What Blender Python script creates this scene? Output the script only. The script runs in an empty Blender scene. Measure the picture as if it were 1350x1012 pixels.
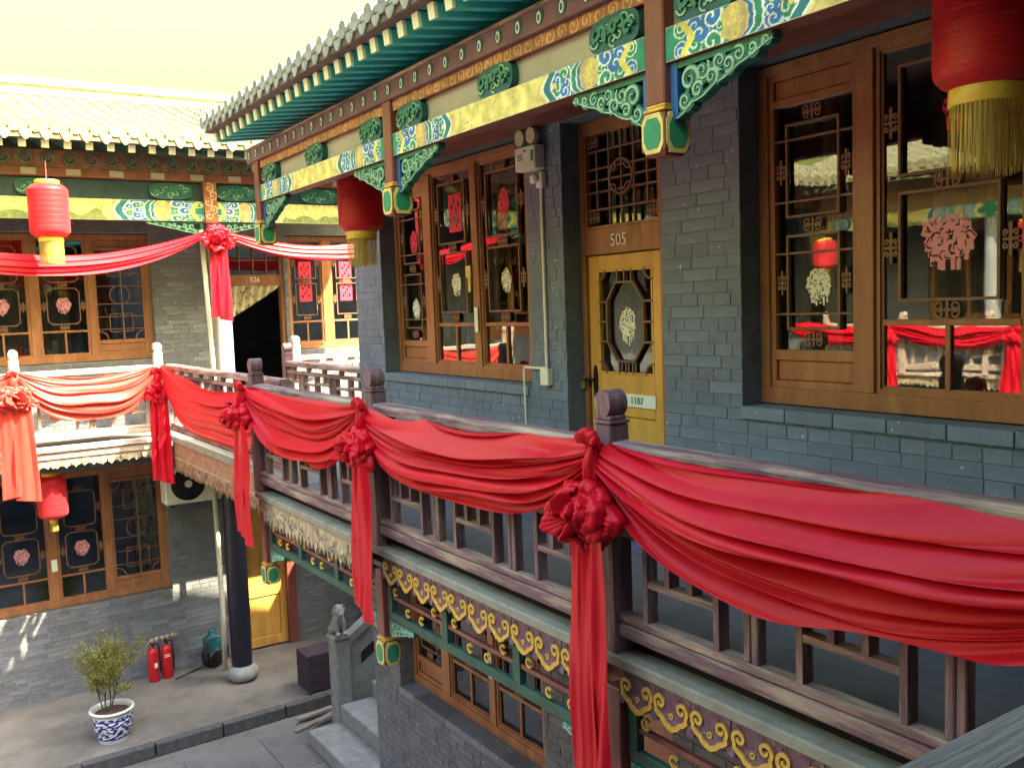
import bpy, bmesh, math, random
import numpy as np
from mathutils import Vector, Matrix

S = bpy.context.scene
C = S.collection
rnd = random.Random(7)
PI = math.pi

# ------------------------------------------------------------------ camera
EYE = Vector((0.0, 0.0, 4.99))
FWD = Vector((0.54913006, 0.83142376, -0.08479804))
RGT = Vector((0.83219887, -0.55330983, -0.03596216))
UPV = Vector((0.07681939, 0.05082093, 0.99574897))
cam_data = bpy.data.cameras.new('camera')
cam_data.sensor_width = 36.0
cam_data.lens = 1225.98 / 1350.0 * 36.0
cam_data.clip_start = 0.05
cam_data.clip_end = 500.0
cam = bpy.data.objects.new('camera', cam_data)
C.objects.link(cam)
m = Matrix.Identity(4)
for i in range(3):
    m[i][0], m[i][1], m[i][2], m[i][3] = RGT[i], UPV[i], -FWD[i], EYE[i]
cam.matrix_world = m
S.camera = cam

# ------------------------------------------------------------------ sky and sun
SUN = Vector((0.90, -1.0, 1.55)).normalized()          # direction towards the sun
elev = math.asin(SUN.z)
azim = math.atan2(SUN.x, SUN.y)
world = bpy.data.worlds.new('World')
S.world = world
world.use_nodes = True
wn, wl = world.node_tree.nodes, world.node_tree.links
wn.clear()
sky = wn.new('ShaderNodeTexSky')
sky.sky_type = 'NISHITA'
sky.sun_disc = False
sky.sun_elevation = elev
sky.sun_rotation = azim
sky.air_density = 2.0
sky.dust_density = 10.0
sky.ozone_density = 1.0
# sky tint by elevation: creamy low down all round, blue overhead added to cool shade
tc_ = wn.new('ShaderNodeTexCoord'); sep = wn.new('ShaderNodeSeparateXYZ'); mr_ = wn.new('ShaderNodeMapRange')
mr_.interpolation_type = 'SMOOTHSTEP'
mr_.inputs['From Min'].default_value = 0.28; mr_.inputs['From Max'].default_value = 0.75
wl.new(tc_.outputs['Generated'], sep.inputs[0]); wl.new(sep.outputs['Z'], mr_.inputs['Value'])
elev_tint = wn.new('ShaderNodeMix'); elev_tint.data_type = 'RGBA'
elev_tint.inputs['A'].default_value = (1.0, 1.0, 0.27, 1); elev_tint.inputs['B'].default_value = (0.90, 0.98, 1.12, 1)
wl.new(mr_.outputs['Result'], elev_tint.inputs['Factor'])
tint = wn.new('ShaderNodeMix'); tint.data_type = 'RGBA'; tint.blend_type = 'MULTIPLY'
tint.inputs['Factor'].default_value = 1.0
wl.new(elev_tint.outputs['Result'], tint.inputs['B'])
bg = wn.new('ShaderNodeBackground'); bg.inputs['Strength'].default_value = 0.15
wo = wn.new('ShaderNodeOutputWorld')
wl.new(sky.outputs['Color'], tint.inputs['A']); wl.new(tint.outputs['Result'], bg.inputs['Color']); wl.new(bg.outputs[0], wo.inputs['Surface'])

sun_data = bpy.data.lights.new('sun', 'SUN')
sun_data.energy = 5.0
sun_data.angle = math.radians(0.53)
sun_data.color = (1.0, 0.87, 0.58)
sun = bpy.data.objects.new('sun', sun_data)
C.objects.link(sun)
sun.rotation_euler = (-SUN).to_track_quat('-Z', 'Y').to_euler()

S.view_settings.view_transform = 'Standard'
S.view_settings.look = 'None'
S.view_settings.gamma = 1.0
S.view_settings.use_curve_mapping = False
S.view_settings.exposure = 3.0
try:
    S.cycles.max_bounces = 8
    S.cycles.diffuse_bounces = 4
    S.cycles.transparent_max_bounces = 12
    S.cycles.use_denoising = True
    S.cycles.sample_clamp_indirect = 6.0
except Exception:
    pass

# ------------------------------------------------------------------ materials
MATS = {}

def _n(nt, t, **kw):
    n = nt.nodes.new(t)
    for k, v in kw.items():
        setattr(n, k, v)
    return n

def mat(name, col, rough=0.6, var=0.18, scale=6.0, wear=None, wear_lo=0.52, wear_hi=0.62, wear_scale=9.0,
        bump=0.0, bscale=45.0, spec=0.4, metallic=0.0, stretch=(1, 1, 1), rand=0.0, transl=0.0, sheen=0.0, speck=None):
    """procedural surface: base colour with noise variation, optional worn patches, grain bump"""
    M = bpy.data.materials.new(name); M.use_nodes = True
    nt = M.node_tree; nt.nodes.clear(); L = nt.links.new
    out = _n(nt, 'ShaderNodeOutputMaterial'); b = _n(nt, 'ShaderNodeBsdfPrincipled')
    tc = _n(nt, 'ShaderNodeTexCoord'); mp = _n(nt, 'ShaderNodeMapping'); mp.inputs['Scale'].default_value = stretch
    L(tc.outputs['Object'], mp.inputs['Vector'])
    nz = _n(nt, 'ShaderNodeTexNoise'); nz.inputs['Scale'].default_value = scale; nz.inputs['Detail'].default_value = 6; nz.inputs['Roughness'].default_value = .65
    L(mp.outputs['Vector'], nz.inputs['Vector'])
    cr = _n(nt, 'ShaderNodeValToRGB')
    a, c = cr.color_ramp.elements
    a.position, c.position = .3, .7
    a.color = (*[max(0, x * (1 - var)) for x in col], 1); c.color = (*[min(1, x * (1 + var)) for x in col], 1)
    L(nz.outputs['Fac'], cr.inputs['Fac'])
    colour = cr.outputs['Color']
    if wear is not None:
        nz2 = _n(nt, 'ShaderNodeTexNoise'); nz2.inputs['Scale'].default_value = wear_scale; nz2.inputs['Detail'].default_value = 8; nz2.inputs['Roughness'].default_value = .7
        L(mp.outputs['Vector'], nz2.inputs['Vector'])
        r2 = _n(nt, 'ShaderNodeValToRGB'); r2.color_ramp.elements[0].position = wear_lo; r2.color_ramp.elements[1].position = wear_hi
        L(nz2.outputs['Fac'], r2.inputs['Fac'])
        mx = _n(nt, 'ShaderNodeMix'); mx.data_type = 'RGBA'; mx.inputs['B'].default_value = (*wear, 1)
        L(r2.outputs['Color'], mx.inputs['Factor']); L(colour, mx.inputs['A']); colour = mx.outputs['Result']
    if speck is not None:                                          # flecks of old paint, lime and dirt
        nz3 = _n(nt, 'ShaderNodeTexNoise'); nz3.inputs['Scale'].default_value = 26; nz3.inputs['Detail'].default_value = 3
        gm = _n(nt, 'ShaderNodeNewGeometry'); L(gm.outputs['Position'], nz3.inputs['Vector'])
        r3 = _n(nt, 'ShaderNodeValToRGB'); r3.color_ramp.elements[0].position = .705; r3.color_ramp.elements[1].position = .735
        L(nz3.outputs['Fac'], r3.inputs['Fac'])
        mx3 = _n(nt, 'ShaderNodeMix'); mx3.data_type = 'RGBA'; mx3.inputs['B'].default_value = (*speck, 1)
        L(r3.outputs['Color'], mx3.inputs['Factor']); L(colour, mx3.inputs['A']); colour = mx3.outputs['Result']
    if rand > 0:
        oi = _n(nt, 'ShaderNodeObjectInfo'); hs = _n(nt, 'ShaderNodeHueSaturation')
        mr = _n(nt, 'ShaderNodeMapRange'); mr.inputs['To Min'].default_value = 1 - rand; mr.inputs['To Max'].default_value = 1 + rand
        L(oi.outputs['Random'], mr.inputs['Value']); L(mr.outputs['Result'], hs.inputs['Value']); L(colour, hs.inputs['Color']); colour = hs.outputs['Color']
    L(colour, b.inputs['Base Color'])
    b.inputs['Roughness'].default_value = rough; b.inputs['Metallic'].default_value = metallic
    b.inputs['Specular IOR Level'].default_value = spec
    if sheen: b.inputs['Sheen Weight'].default_value = sheen
    if bump > 0:
        nb = _n(nt, 'ShaderNodeTexNoise'); nb.inputs['Scale'].default_value = bscale; nb.inputs['Detail'].default_value = 6
        L(mp.outputs['Vector'], nb.inputs['Vector'])
        bp = _n(nt, 'ShaderNodeBump'); bp.inputs['Strength'].default_value = bump; bp.inputs['Distance'].default_value = .01
        L(nb.outputs['Fac'], bp.inputs['Height']); L(bp.outputs['Normal'], b.inputs['Normal'])
    sh = b.outputs[0]
    if transl > 0:
        t = _n(nt, 'ShaderNodeBsdfTranslucent'); L(colour, t.inputs['Color'])
        ms = _n(nt, 'ShaderNodeMixShader'); ms.inputs['Fac'].default_value = transl
        L(sh, ms.inputs[1]); L(t.outputs[0], ms.inputs[2]); sh = ms.outputs[0]
    L(sh, out.inputs['Surface'])
    MATS[name] = M
    return M

def mat_attr(name, rough=0.6, bump=0.3, fade=0.24):
    """paint laid on by a colour attribute (flat print), with noise fading"""
    M = bpy.data.materials.new(name); M.use_nodes = True
    nt = M.node_tree; nt.nodes.clear(); L = nt.links.new
    out = _n(nt, 'ShaderNodeOutputMaterial'); b = _n(nt, 'ShaderNodeBsdfPrincipled'); b.inputs['Roughness'].default_value = rough
    at = _n(nt, 'ShaderNodeAttribute'); at.attribute_name = 'paint'
    tc = _n(nt, 'ShaderNodeTexCoord'); nz = _n(nt, 'ShaderNodeTexNoise'); nz.inputs['Scale'].default_value = 14; nz.inputs['Detail'].default_value = 8
    L(tc.outputs['Object'], nz.inputs['Vector'])
    mr = _n(nt, 'ShaderNodeMapRange'); mr.inputs['From Min'].default_value = .3; mr.inputs['From Max'].default_value = .7
    mr.inputs['To Min'].default_value = 1 - fade * 1.6; mr.inputs['To Max'].default_value = 1 + fade
    L(nz.outputs['Fac'], mr.inputs['Value'])
    hs = _n(nt, 'ShaderNodeHueSaturation'); L(at.outputs['Color'], hs.inputs['Color']); L(mr.outputs['Result'], hs.inputs['Value'])
    L(hs.outputs['Color'], b.inputs['Base Color'])
    bp = _n(nt, 'ShaderNodeBump'); bp.inputs['Strength'].default_value = bump; bp.inputs['Distance'].default_value = .004
    L(nz.outputs['Fac'], bp.inputs['Height']); L(bp.outputs['Normal'], b.inputs['Normal'])
    L(b.outputs[0], out.inputs['Surface'])
    MATS[name] = M
    return M

def mat_glass(name):
    M = bpy.data.materials.new(name); M.use_nodes = True
    nt = M.node_tree; nt.nodes.clear(); L = nt.links.new
    out = _n(nt, 'ShaderNodeOutputMaterial'); g = _n(nt, 'ShaderNodeBsdfGlossy'); g.inputs['Roughness'].default_value = .015
    g.inputs['Color'].default_value = (.9, .95, 1, 1)
    t = _n(nt, 'ShaderNodeBsdfTransparent'); t.inputs['Color'].default_value = (.80, .86, .88, 1)
    f = _n(nt, 'ShaderNodeFresnel'); f.inputs['IOR'].default_value = 2.2
    tc = _n(nt, 'ShaderNodeTexCoord'); nz = _n(nt, 'ShaderNodeTexNoise'); nz.inputs['Scale'].default_value = 3.0; nz.inputs['Detail'].default_value = 1
    bp = _n(nt, 'ShaderNodeBump'); bp.inputs['Strength'].default_value = .05; bp.inputs['Distance'].default_value = .02
    L(tc.outputs['Object'], nz.inputs['Vector']); L(nz.outputs['Fac'], bp.inputs['Height']); L(bp.outputs['Normal'], g.inputs['Normal'])
    ms = _n(nt, 'ShaderNodeMixShader'); L(f.outputs[0], ms.inputs['Fac']); L(t.outputs[0], ms.inputs[1]); L(g.outputs[0], ms.inputs[2])
    L(ms.outputs[0], out.inputs['Surface'])
    MATS[name] = M
    return M

mat('painted_brick', (.158, .192, .262), .70, .22, 3.2, wear=(.24, .27, .33), wear_lo=.54, wear_hi=.76, wear_scale=5, bump=.35, bscale=70, rand=.12, speck=(.62, .62, .56))
mat('painted_mortar', (.126, .155, .208), .8, .25, 9, bump=.4, bscale=60)
mat('grey_brick', (.165, .172, .190), .85, .32, 4, wear=(.34, .345, .34), wear_lo=.60, wear_hi=.74, wear_scale=6, bump=.6, bscale=50, rand=.24, speck=(.5, .5, .46))
mat('grey_mortar', (.185, .19, .20), .9, .35, 12, bump=.5, bscale=60)
mat('plaster', (.42, .39, .33), .85, .12, 3, bump=.2, bscale=30)
mat('window_wood', (.31, .132, .058), .36, .30, 3.5, wear=(.40, .215, .09), wear_lo=.55, wear_hi=.7, wear_scale=5, bump=.15, bscale=40, stretch=(2, 2, .5), spec=.5)
mat('door_wood', (.62, .34, .08), .36, .22, 3.5, wear=(.48, .24, .06), wear_lo=.56, wear_hi=.72, bump=.12, bscale=40, stretch=(2, 2, .4), spec=.5)
mat('lattice_wood', (.20, .105, .060), .5, .25, 10, bump=.15)
mat('dark_red_wood', (.20, .055, .045), .5, .25, 6, wear=(.30, .13, .11), wear_lo=.55, wear_hi=.7, bump=.2, stretch=(2, 2, .4))
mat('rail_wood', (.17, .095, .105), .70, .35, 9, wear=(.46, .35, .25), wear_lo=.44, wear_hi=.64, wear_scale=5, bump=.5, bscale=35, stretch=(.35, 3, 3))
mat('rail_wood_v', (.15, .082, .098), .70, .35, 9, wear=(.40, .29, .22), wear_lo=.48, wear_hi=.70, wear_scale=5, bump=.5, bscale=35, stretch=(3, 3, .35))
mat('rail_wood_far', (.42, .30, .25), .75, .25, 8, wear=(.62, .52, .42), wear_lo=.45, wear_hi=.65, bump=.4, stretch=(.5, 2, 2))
mat('deck_edge', (.27, .265, .20), .8, .28, 7, wear=(.15, .095, .09), wear_lo=.58, wear_hi=.75, wear_scale=7, bump=.4, bscale=40)
mat('deck_concrete', (.16, .155, .145), .85, .25, 4, bump=.3, bscale=30)
mat('valance_purple', (.17, .085, .12), .7, .35, 14, wear=(.30, .20, .22), wear_lo=.52, wear_hi=.66, wear_scale=16, bump=.6, bscale=60)
mat('valance_weathered', (.40, .31, .19), .8, .3, 12, wear=(.58, .50, .34), wear_lo=.5, wear_hi=.62, wear_scale=18, bump=.7, bscale=55)
mat('valance_brown', (.30, .17, .10), .8, .3, 9, wear=(.42, .31, .22), wear_lo=.5, wear_hi=.65, wear_scale=10, bump=.5, bscale=40)
mat('gold_paint', (.66, .40, .06), .5, .3, 18, wear=(.30, .17, .08), wear_lo=.60, wear_hi=.72, wear_scale=22, bump=.3)
mat('yellow_paint', (.70, .55, .16), .5, .15, 12)
mat('cream_paint', (.68, .64, .50), .55, .12, 8, bump=.1)
mat('white_paint', (.78, .77, .70), .5, .06, 8)
mat('teal_paint', (.08, .56, .60), .55, .25, 6, bump=.15)
mat('teal_dark', (.018, .11, .12), .6, .25, 6, bump=.15)
mat('rafter_end', (.78, .80, .66), .6, .1, 10)
mat('navy_board', (.020, .050, .085), .6, .3, 6, bump=.15)
mat('eave_board', (.17, .125, .125), .75, .25, 8, bump=.3)
mat('purple_board', (.17, .085, .115), .6, .28, 8, bump=.2, speck=(.3, .22, .2))
mat('carve_green', (.025, .17, .12), .5, .4, 25, bump=.3, bscale=90)
mat('carve_edge', (.30, .48, .34), .5, .3, 30)
mat('carve_blue', (.02, .11, .33), .5, .3, 20)
mat('fret_green', (.030, .090, .060), .6, .3, 9, bump=.2)
mat('beam_red', (.22, .075, .055), .55, .3, 9, bump=.2)
mat('tile', (.20, .185, .105), .85, .25, 7, wear=(.27, .25, .15), wear_lo=.5, wear_hi=.65, bump=.5, bscale=40, rand=.25)
mat('tile_right', (.24, .25, .22), .85, .25, 7, wear=(.34, .34, .29), wear_lo=.5, wear_hi=.65, bump=.5, bscale=40, rand=.18)
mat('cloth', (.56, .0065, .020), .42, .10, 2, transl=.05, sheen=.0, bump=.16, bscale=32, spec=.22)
mat('cloth_sunlit', (.56, .036, .026), .44, .10, 2, transl=.15, sheen=.1, bump=.14, bscale=32, spec=.35)  # paler copy of the red cloth, overexposed sun put into its colour
mat('lantern_red', (.60, .020, .032), .42, .14, 4, transl=.35, spec=.4, sheen=.1, bump=.12, bscale=60)
mat('lantern_gold', (.66, .45, .05), .35, .15, 10, spec=.6)
mat('fringe', (.48, .34, .07), .6, .35, 60, stretch=(1, 1, .1), transl=.2)
mat('stone', (.24, .25, .24), .85, .25, 8, bump=.5, bscale=30)
mat('terrace', (.165, .152, .135), .85, .30, 1.3, wear=(.10, .094, .088), wear_lo=.48, wear_hi=.70, wear_scale=1.6, bump=.45, bscale=22, speck=(.26, .25, .22))
mat('courtyard', (.15, .142, .135), .8, .3, 1.1, wear=(.09, .088, .085), wear_lo=.48, wear_hi=.70, wear_scale=1.8, bump=.5, bscale=22, speck=(.24, .23, .21))
mat('rail_grey', (.24, .215, .19), .75, .3, 6, wear=(.15, .12, .12), wear_lo=.52, wear_hi=.70, wear_scale=5, bump=.5, bscale=35, stretch=(.35, 3, 3))
mat('gap_shade_strip', (.012, .010, .018), .9, .3, 8)
mat('curb', (.075, .075, .075), .85, .4, 14, bump=.5, bscale=30)
mat('black_column', (.012, .012, .022), .4, .3, 5, bump=.08)
mat('column_grey', (.30, .31, .31), .55, .12, 4)
mat('metal_white', (.74, .72, .62), .45, .12, 6)
mat('black_metal', (.012, .012, .016), .4, .3, 10)
mat('brass', (.45, .38, .14), .35, .15, 10, metallic=.8)
mat('ext_red', (.55, .012, .022), .35, .1, 5, spec=.5)
mat('paper_red', (.75, .035, .08), .7, .1, 20)
mat('paper_pink', (.75, .33, .40), .7, .1, 20)
mat('paper_white', (.80, .80, .68), .75, .08, 20)
mat('teal_bag', (.015, .10, .12), .5, .4, 14, bump=.4)
mat('soil', (.075, .045, .03), .95, .4, 25, bump=.9)
mat('bark', (.10, .075, .05), .9, .3, 20, bump=.5)
mat('leaf', (.30, .30, .07), .55, .45, 9, rand=.0, transl=.4)
mat('crate_dark', (.045, .03, .045), .8, .3, 8, bump=.3, stretch=(1, 1, 4))
mat('interior', (.12, .13, .20), .9, .3, 2)
mat('curtain', (.22, .18, .17), .9, .3, 5)
mat('bed_white', (.28, .34, .40), .9, .2, 5)
mat('lamp_lens', (.62, .55, .36), .2, .2, 30, spec=.8)
mat('floral', (.48, .42, .27), .85, .2, 9, wear=(.10, .075, .05), wear_lo=.53, wear_hi=.58, wear_scale=11)
mat('sign_green', (.03, .25, .12), .6, .1, 10)
mat('dark_line', (.05, .04, .03), .7, .1, 10)
mat('pipe_cream', (.55, .52, .42), .6, .1, 5)
mat('plank', (.24, .21, .18), .8, .3, 6, bump=.4, stretch=(.4, 3, 3))
mat_attr('paint')
mat_attr('porcelain', rough=.18, bump=.0, fade=.03)
mat_glass('glass')

# ------------------------------------------------------------------ mesh building helpers
class MB:
    def __init__(self):
        self.v = []; self.f = []
    def add(self, verts, faces):
        o = len(self.v)
        self.v.extend([tuple(map(float, p)) for p in verts]); self.f.extend([tuple(i + o for i in f) for f in faces])
        return self
    def box(self, x0, x1, y0, y1, z0, z1):
        return self.add([(x0, y0, z0), (x1, y0, z0), (x1, y1, z0), (x0, y1, z0), (x0, y0, z1), (x1, y0, z1), (x1, y1, z1), (x0, y1, z1)],
                        [(0, 3, 2, 1), (4, 5, 6, 7), (0, 1, 5, 4), (1, 2, 6, 5), (2, 3, 7, 6), (3, 0, 4, 7)])
    def cbox(self, x0, x1, y0, y1, z0, z1, c=.006):
        X = (x0, x1); Y = (y0, y1); Z = (z0, z1)
        vs = []; idx = {}
        for i in (0, 1):
            for j in (0, 1):
                for k in (0, 1):
                    sx, sy, sz = (1 if i == 0 else -1), (1 if j == 0 else -1), (1 if k == 0 else -1)
                    for a in range(3):
                        p = [X[i] + sx * c, Y[j] + sy * c, Z[k] + sz * c]
                        p[a] = (X[i], Y[j], Z[k])[a]
                        idx[(i, j, k, a)] = len(vs); vs.append(p)
        g = lambda i, j, k, a: idx[(i, j, k, a)]
        fs = [(g(0,0,0,0), g(0,0,1,0), g(0,1,1,0), g(0,1,0,0)), (g(1,0,0,0), g(1,1,0,0), g(1,1,1,0), g(1,0,1,0)),
              (g(0,0,0,1), g(1,0,0,1), g(1,0,1,1), g(0,0,1,1)), (g(0,1,0,1), g(0,1,1,1), g(1,1,1,1), g(1,1,0,1)),
              (g(0,0,0,2), g(0,1,0,2), g(1,1,0,2), g(1,0,0,2)), (g(0,0,1,2), g(1,0,1,2), g(1,1,1,2), g(0,1,1,2))]
        for k in (0, 1):
            for j in (0, 1): fs.append((g(0,j,k,1), g(1,j,k,1), g(1,j,k,2), g(0,j,k,2)))
            for i in (0, 1): fs.append((g(i,0,k,0), g(i,1,k,0), g(i,1,k,2), g(i,0,k,2)))
        for i in (0, 1):
            for j in (0, 1): fs.append((g(i,j,0,0), g(i,j,1,0), g(i,j,1,1), g(i,j,0,1)))
            for j in (0, 1):
                for k in (0, 1): fs.append((g(i,j,k,0), g(i,j,k,1), g(i,j,k,2)))
        return self.add(vs, fs)
    def prism(self, poly, d0, d1):
        """polygon in (s, z) extruded along depth d"""
        n = len(poly)
        vs = [(s, d0, z) for s, z in poly] + [(s, d1, z) for s, z in poly]
        fs = [tuple(range(n)), tuple(range(2 * n - 1, n - 1, -1))] + [(i, i + n, (i + 1) % n + n, (i + 1) % n) for i in range(n)]
        return self.add(vs, fs)
    def prism_along(self, poly, s0, s1):
        """profile in (d, z) extruded along s"""
        n = len(poly)
        vs = [(s0, d, z) for d, z in poly] + [(s1, d, z) for d, z in poly]
        fs = [tuple(range(n)), tuple(range(2 * n - 1, n - 1, -1))] + [(i, i + n, (i + 1) % n + n, (i + 1) % n) for i in range(n)]
        return self.add(vs, fs)
    def ribbon(self, path, w, d0, d1, closed=False):
        P = np.array(path, float); n = len(P)
        if closed: T = np.roll(P, -1, 0) - np.roll(P, 1, 0)
        else: T = np.gradient(P, axis=0)
        T /= np.maximum(np.linalg.norm(T, axis=1, keepdims=True), 1e-9)
        N = np.stack([-T[:, 1], T[:, 0]], 1); w = np.broadcast_to(np.asarray(w, float), (n,))[:, None] * .5
        A = P + N * w; B = P - N * w
        vs = [(a[0], d0, a[1]) for a in A] + [(b[0], d0, b[1]) for b in B] + [(a[0], d1, a[1]) for a in A] + [(b[0], d1, b[1]) for b in B]
        fs = []
        for i in range(n if closed else n - 1):
            j = (i + 1) % n
            fs += [(i, n + i, n + j, j), (2*n + i, 2*n + j, 3*n + j, 3*n + i), (i, j, 2*n + j, 2*n + i), (n + i, 3*n + i, 3*n + j, n + j)]
        if not closed: fs += [(0, 2*n, 3*n, n), (n - 1, 2*n - 1, 4*n - 1, 3*n - 1)]
        return self.add(vs, fs)
    def tube(self, path, r, n=8, cap=True):
        P = [Vector(p) for p in path]; k = len(P)
        r = [r] * k if np.isscalar(r) else list(r)
        rings = []; ref = None
        for i in range(k):
            t = (P[min(i + 1, k - 1)] - P[max(i - 1, 0)]).normalized()
            if ref is None: ref = Vector((0, 0, 1)) if abs(t.z) < .9 else Vector((1, 0, 0))
            a = t.cross(ref).normalized(); b = t.cross(a).normalized(); ref = a.cross(t) if False else ref
            rings.append([P[i] + (a * math.cos(2*PI*q/n) + b * math.sin(2*PI*q/n)) * r[i] for q in range(n)])
        vs = [p for R in rings for p in R]
        fs = [(i*n + q, i*n + (q+1) % n, (i+1)*n + (q+1) % n, (i+1)*n + q) for i in range(k - 1) for q in range(n)]
        if cap: fs += [tuple(range(n - 1, -1, -1)), tuple(range((k-1)*n, k*n))]
        return self.add(vs, fs)
    def lathe(self, prof, n=24, cx=0, cy=0, z=0, cap=False):
        k = len(prof)
        vs = [(cx + r * math.cos(2*PI*q/n), cy + r * math.sin(2*PI*q/n), z + h) for r, h in prof for q in range(n)]
        fs = [(i*n + q, i*n + (q+1) % n, (i+1)*n + (q+1) % n, (i+1)*n + q) for i in range(k - 1) for q in range(n)]
        if cap: fs += [tuple(range(n - 1, -1, -1)), tuple(range((k-1)*n, k*n))]
        return self.add(vs, fs)
    def grid(self, P):
        """P: (nu, nv, 3) array"""
        nu, nv = P.shape[:2]
        vs = P.reshape(-1, 3)
        fs = [(i*nv + j, (i+1)*nv + j, (i+1)*nv + j + 1, i*nv + j + 1) for i in range(nu - 1) for j in range(nv - 1)]
        return self.add(vs, fs)
    def mesh(self, name, material, smooth=False):
        me = bpy.data.meshes.new(name)
        me.from_pydata(self.v, [], self.f)
        me.materials.append(MATS[material])
        if smooth: me.polygons.foreach_set('use_smooth', [True] * len(me.polygons))
        me.update()
        return me
    def build(self, name, material, parent=None, smooth=False, loc=None, kind=None):
        return place(name, self.mesh(name, material, smooth), parent, loc, kind)

def place(name, me, parent=None, loc=None, kind=None, rotz=None, scale=None):
    o = bpy.data.objects.new(name, me); C.objects.link(o)
    if parent is not None: o.parent = parent
    if loc is not None: o.location = loc
    if rotz is not None: o.rotation_euler = (0, 0, rotz)
    if scale is not None: o.scale = scale
    if kind: o['kind'] = kind
    return o

def tag(o, label, cat, group=None, kind=None):
    o['label'] = label
    if cat: o['category'] = cat
    if group: o['group'] = group
    if kind: o['kind'] = kind
    return o

def thing(name, label, cat, loc=(0, 0, 0), rotz=0.0, group=None):
    o = bpy.data.objects.new(name, None); C.objects.link(o)
    o.empty_display_size = .2
    o.location = loc; o.rotation_euler = (0, 0, rotz)
    return tag(o, label, cat, group)

def copy_tree(o, parent=None):
    c = o.copy(); C.objects.link(c); c.parent = parent
    for ch in list(o.children): copy_tree(ch, c)
    return c

def text(name, body, size, material, parent, loc, rot, extrude=.002):
    cu = bpy.data.curves.new(name, 'FONT'); cu.body = body; cu.size = size; cu.extrude = extrude
    cu.align_x = 'CENTER'; cu.align_y = 'CENTER'; cu.materials.append(MATS[material])
    tmp = bpy.data.objects.new(name, cu); C.objects.link(tmp)
    me = bpy.data.meshes.new_from_object(tmp.evaluated_get(bpy.context.evaluated_depsgraph_get()))
    bpy.data.objects.remove(tmp)
    o = bpy.data.objects.new(name, me); C.objects.link(o); o.parent = parent; o.location = loc; o.rotation_euler = rot
    return o

def spiral(cx, cz, r0, turns=1.5, a0=0.0, ccw=True, r1=.18, n=28, sq=1.0):
    t = np.linspace(0, 1, n); r = r0 * (1 - t * (1 - r1)); a = a0 + (1 if ccw else -1) * 2 * PI * turns * t
    return np.stack([cx + r * np.cos(a), cz + r * np.sin(a) * sq], 1)

def arc(cx, cz, r, a0, a1, n=12, sq=1.0):
    a = np.linspace(a0, a1, n)
    return np.stack([cx + r * np.cos(a), cz + r * np.sin(a) * sq], 1)

def painted_grid(name, w, h, res, fn, material='paint', d=0.0):
    """flat painted panel in (s, z), colours from fn(s, z) as a colour attribute"""
    nu = max(2, int(w / res) + 1); nv = max(2, int(h / res) + 1)
    s = np.linspace(0, w, nu); z = np.linspace(0, h, nv)
    Sg, Zg = np.meshgrid(s, z, indexing='ij')
    col = fn(Sg, Zg).reshape(-1, 3)
    P = np.stack([Sg, np.full_like(Sg, d), Zg], -1)
    mb = MB().grid(P); me = mb.mesh(name, material)
    at = me.color_attributes.new('paint', 'FLOAT_COLOR', 'POINT')
    at.data.foreach_set('color', np.concatenate([col, np.ones((len(col), 1))], 1).astype(np.float32).ravel())
    return me

def nse(x, y, seed=0):
    r = np.random.RandomState(seed); o = np.zeros_like(x)
    for k in range(6):
        a = r.uniform(0, 2*PI); f = r.uniform(.6, 2.2) * (1.6 ** (k % 3)); p = r.uniform(0, 2*PI)
        o = o + np.sin((x * math.cos(a) + y * math.sin(a)) * f + p)
    return o / 6
# ------------------------------------------------------------------ walls of brick
def rects_minus(s0, s1, z0, z1, ops):
    """split a wall rectangle around its openings"""
    cuts = sorted({s0, s1, *[max(s0, min(s1, q)) for o in ops for q in o[:2]]})
    out = []
    for a, b in zip(cuts[:-1], cuts[1:]):
        if b - a < 1e-4: continue
        mid = (a + b) / 2; z = z0
        for o in sorted([o for o in ops if o[0] <= mid <= o[1]], key=lambda o: o[2]):
            if o[2] > z + 1e-4: out.append((a, b, z, min(o[2], z1)))
            z = max(z, o[3])
        if z < z1 - 1e-4: out.append((a, b, z, z1))
    return out

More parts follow.
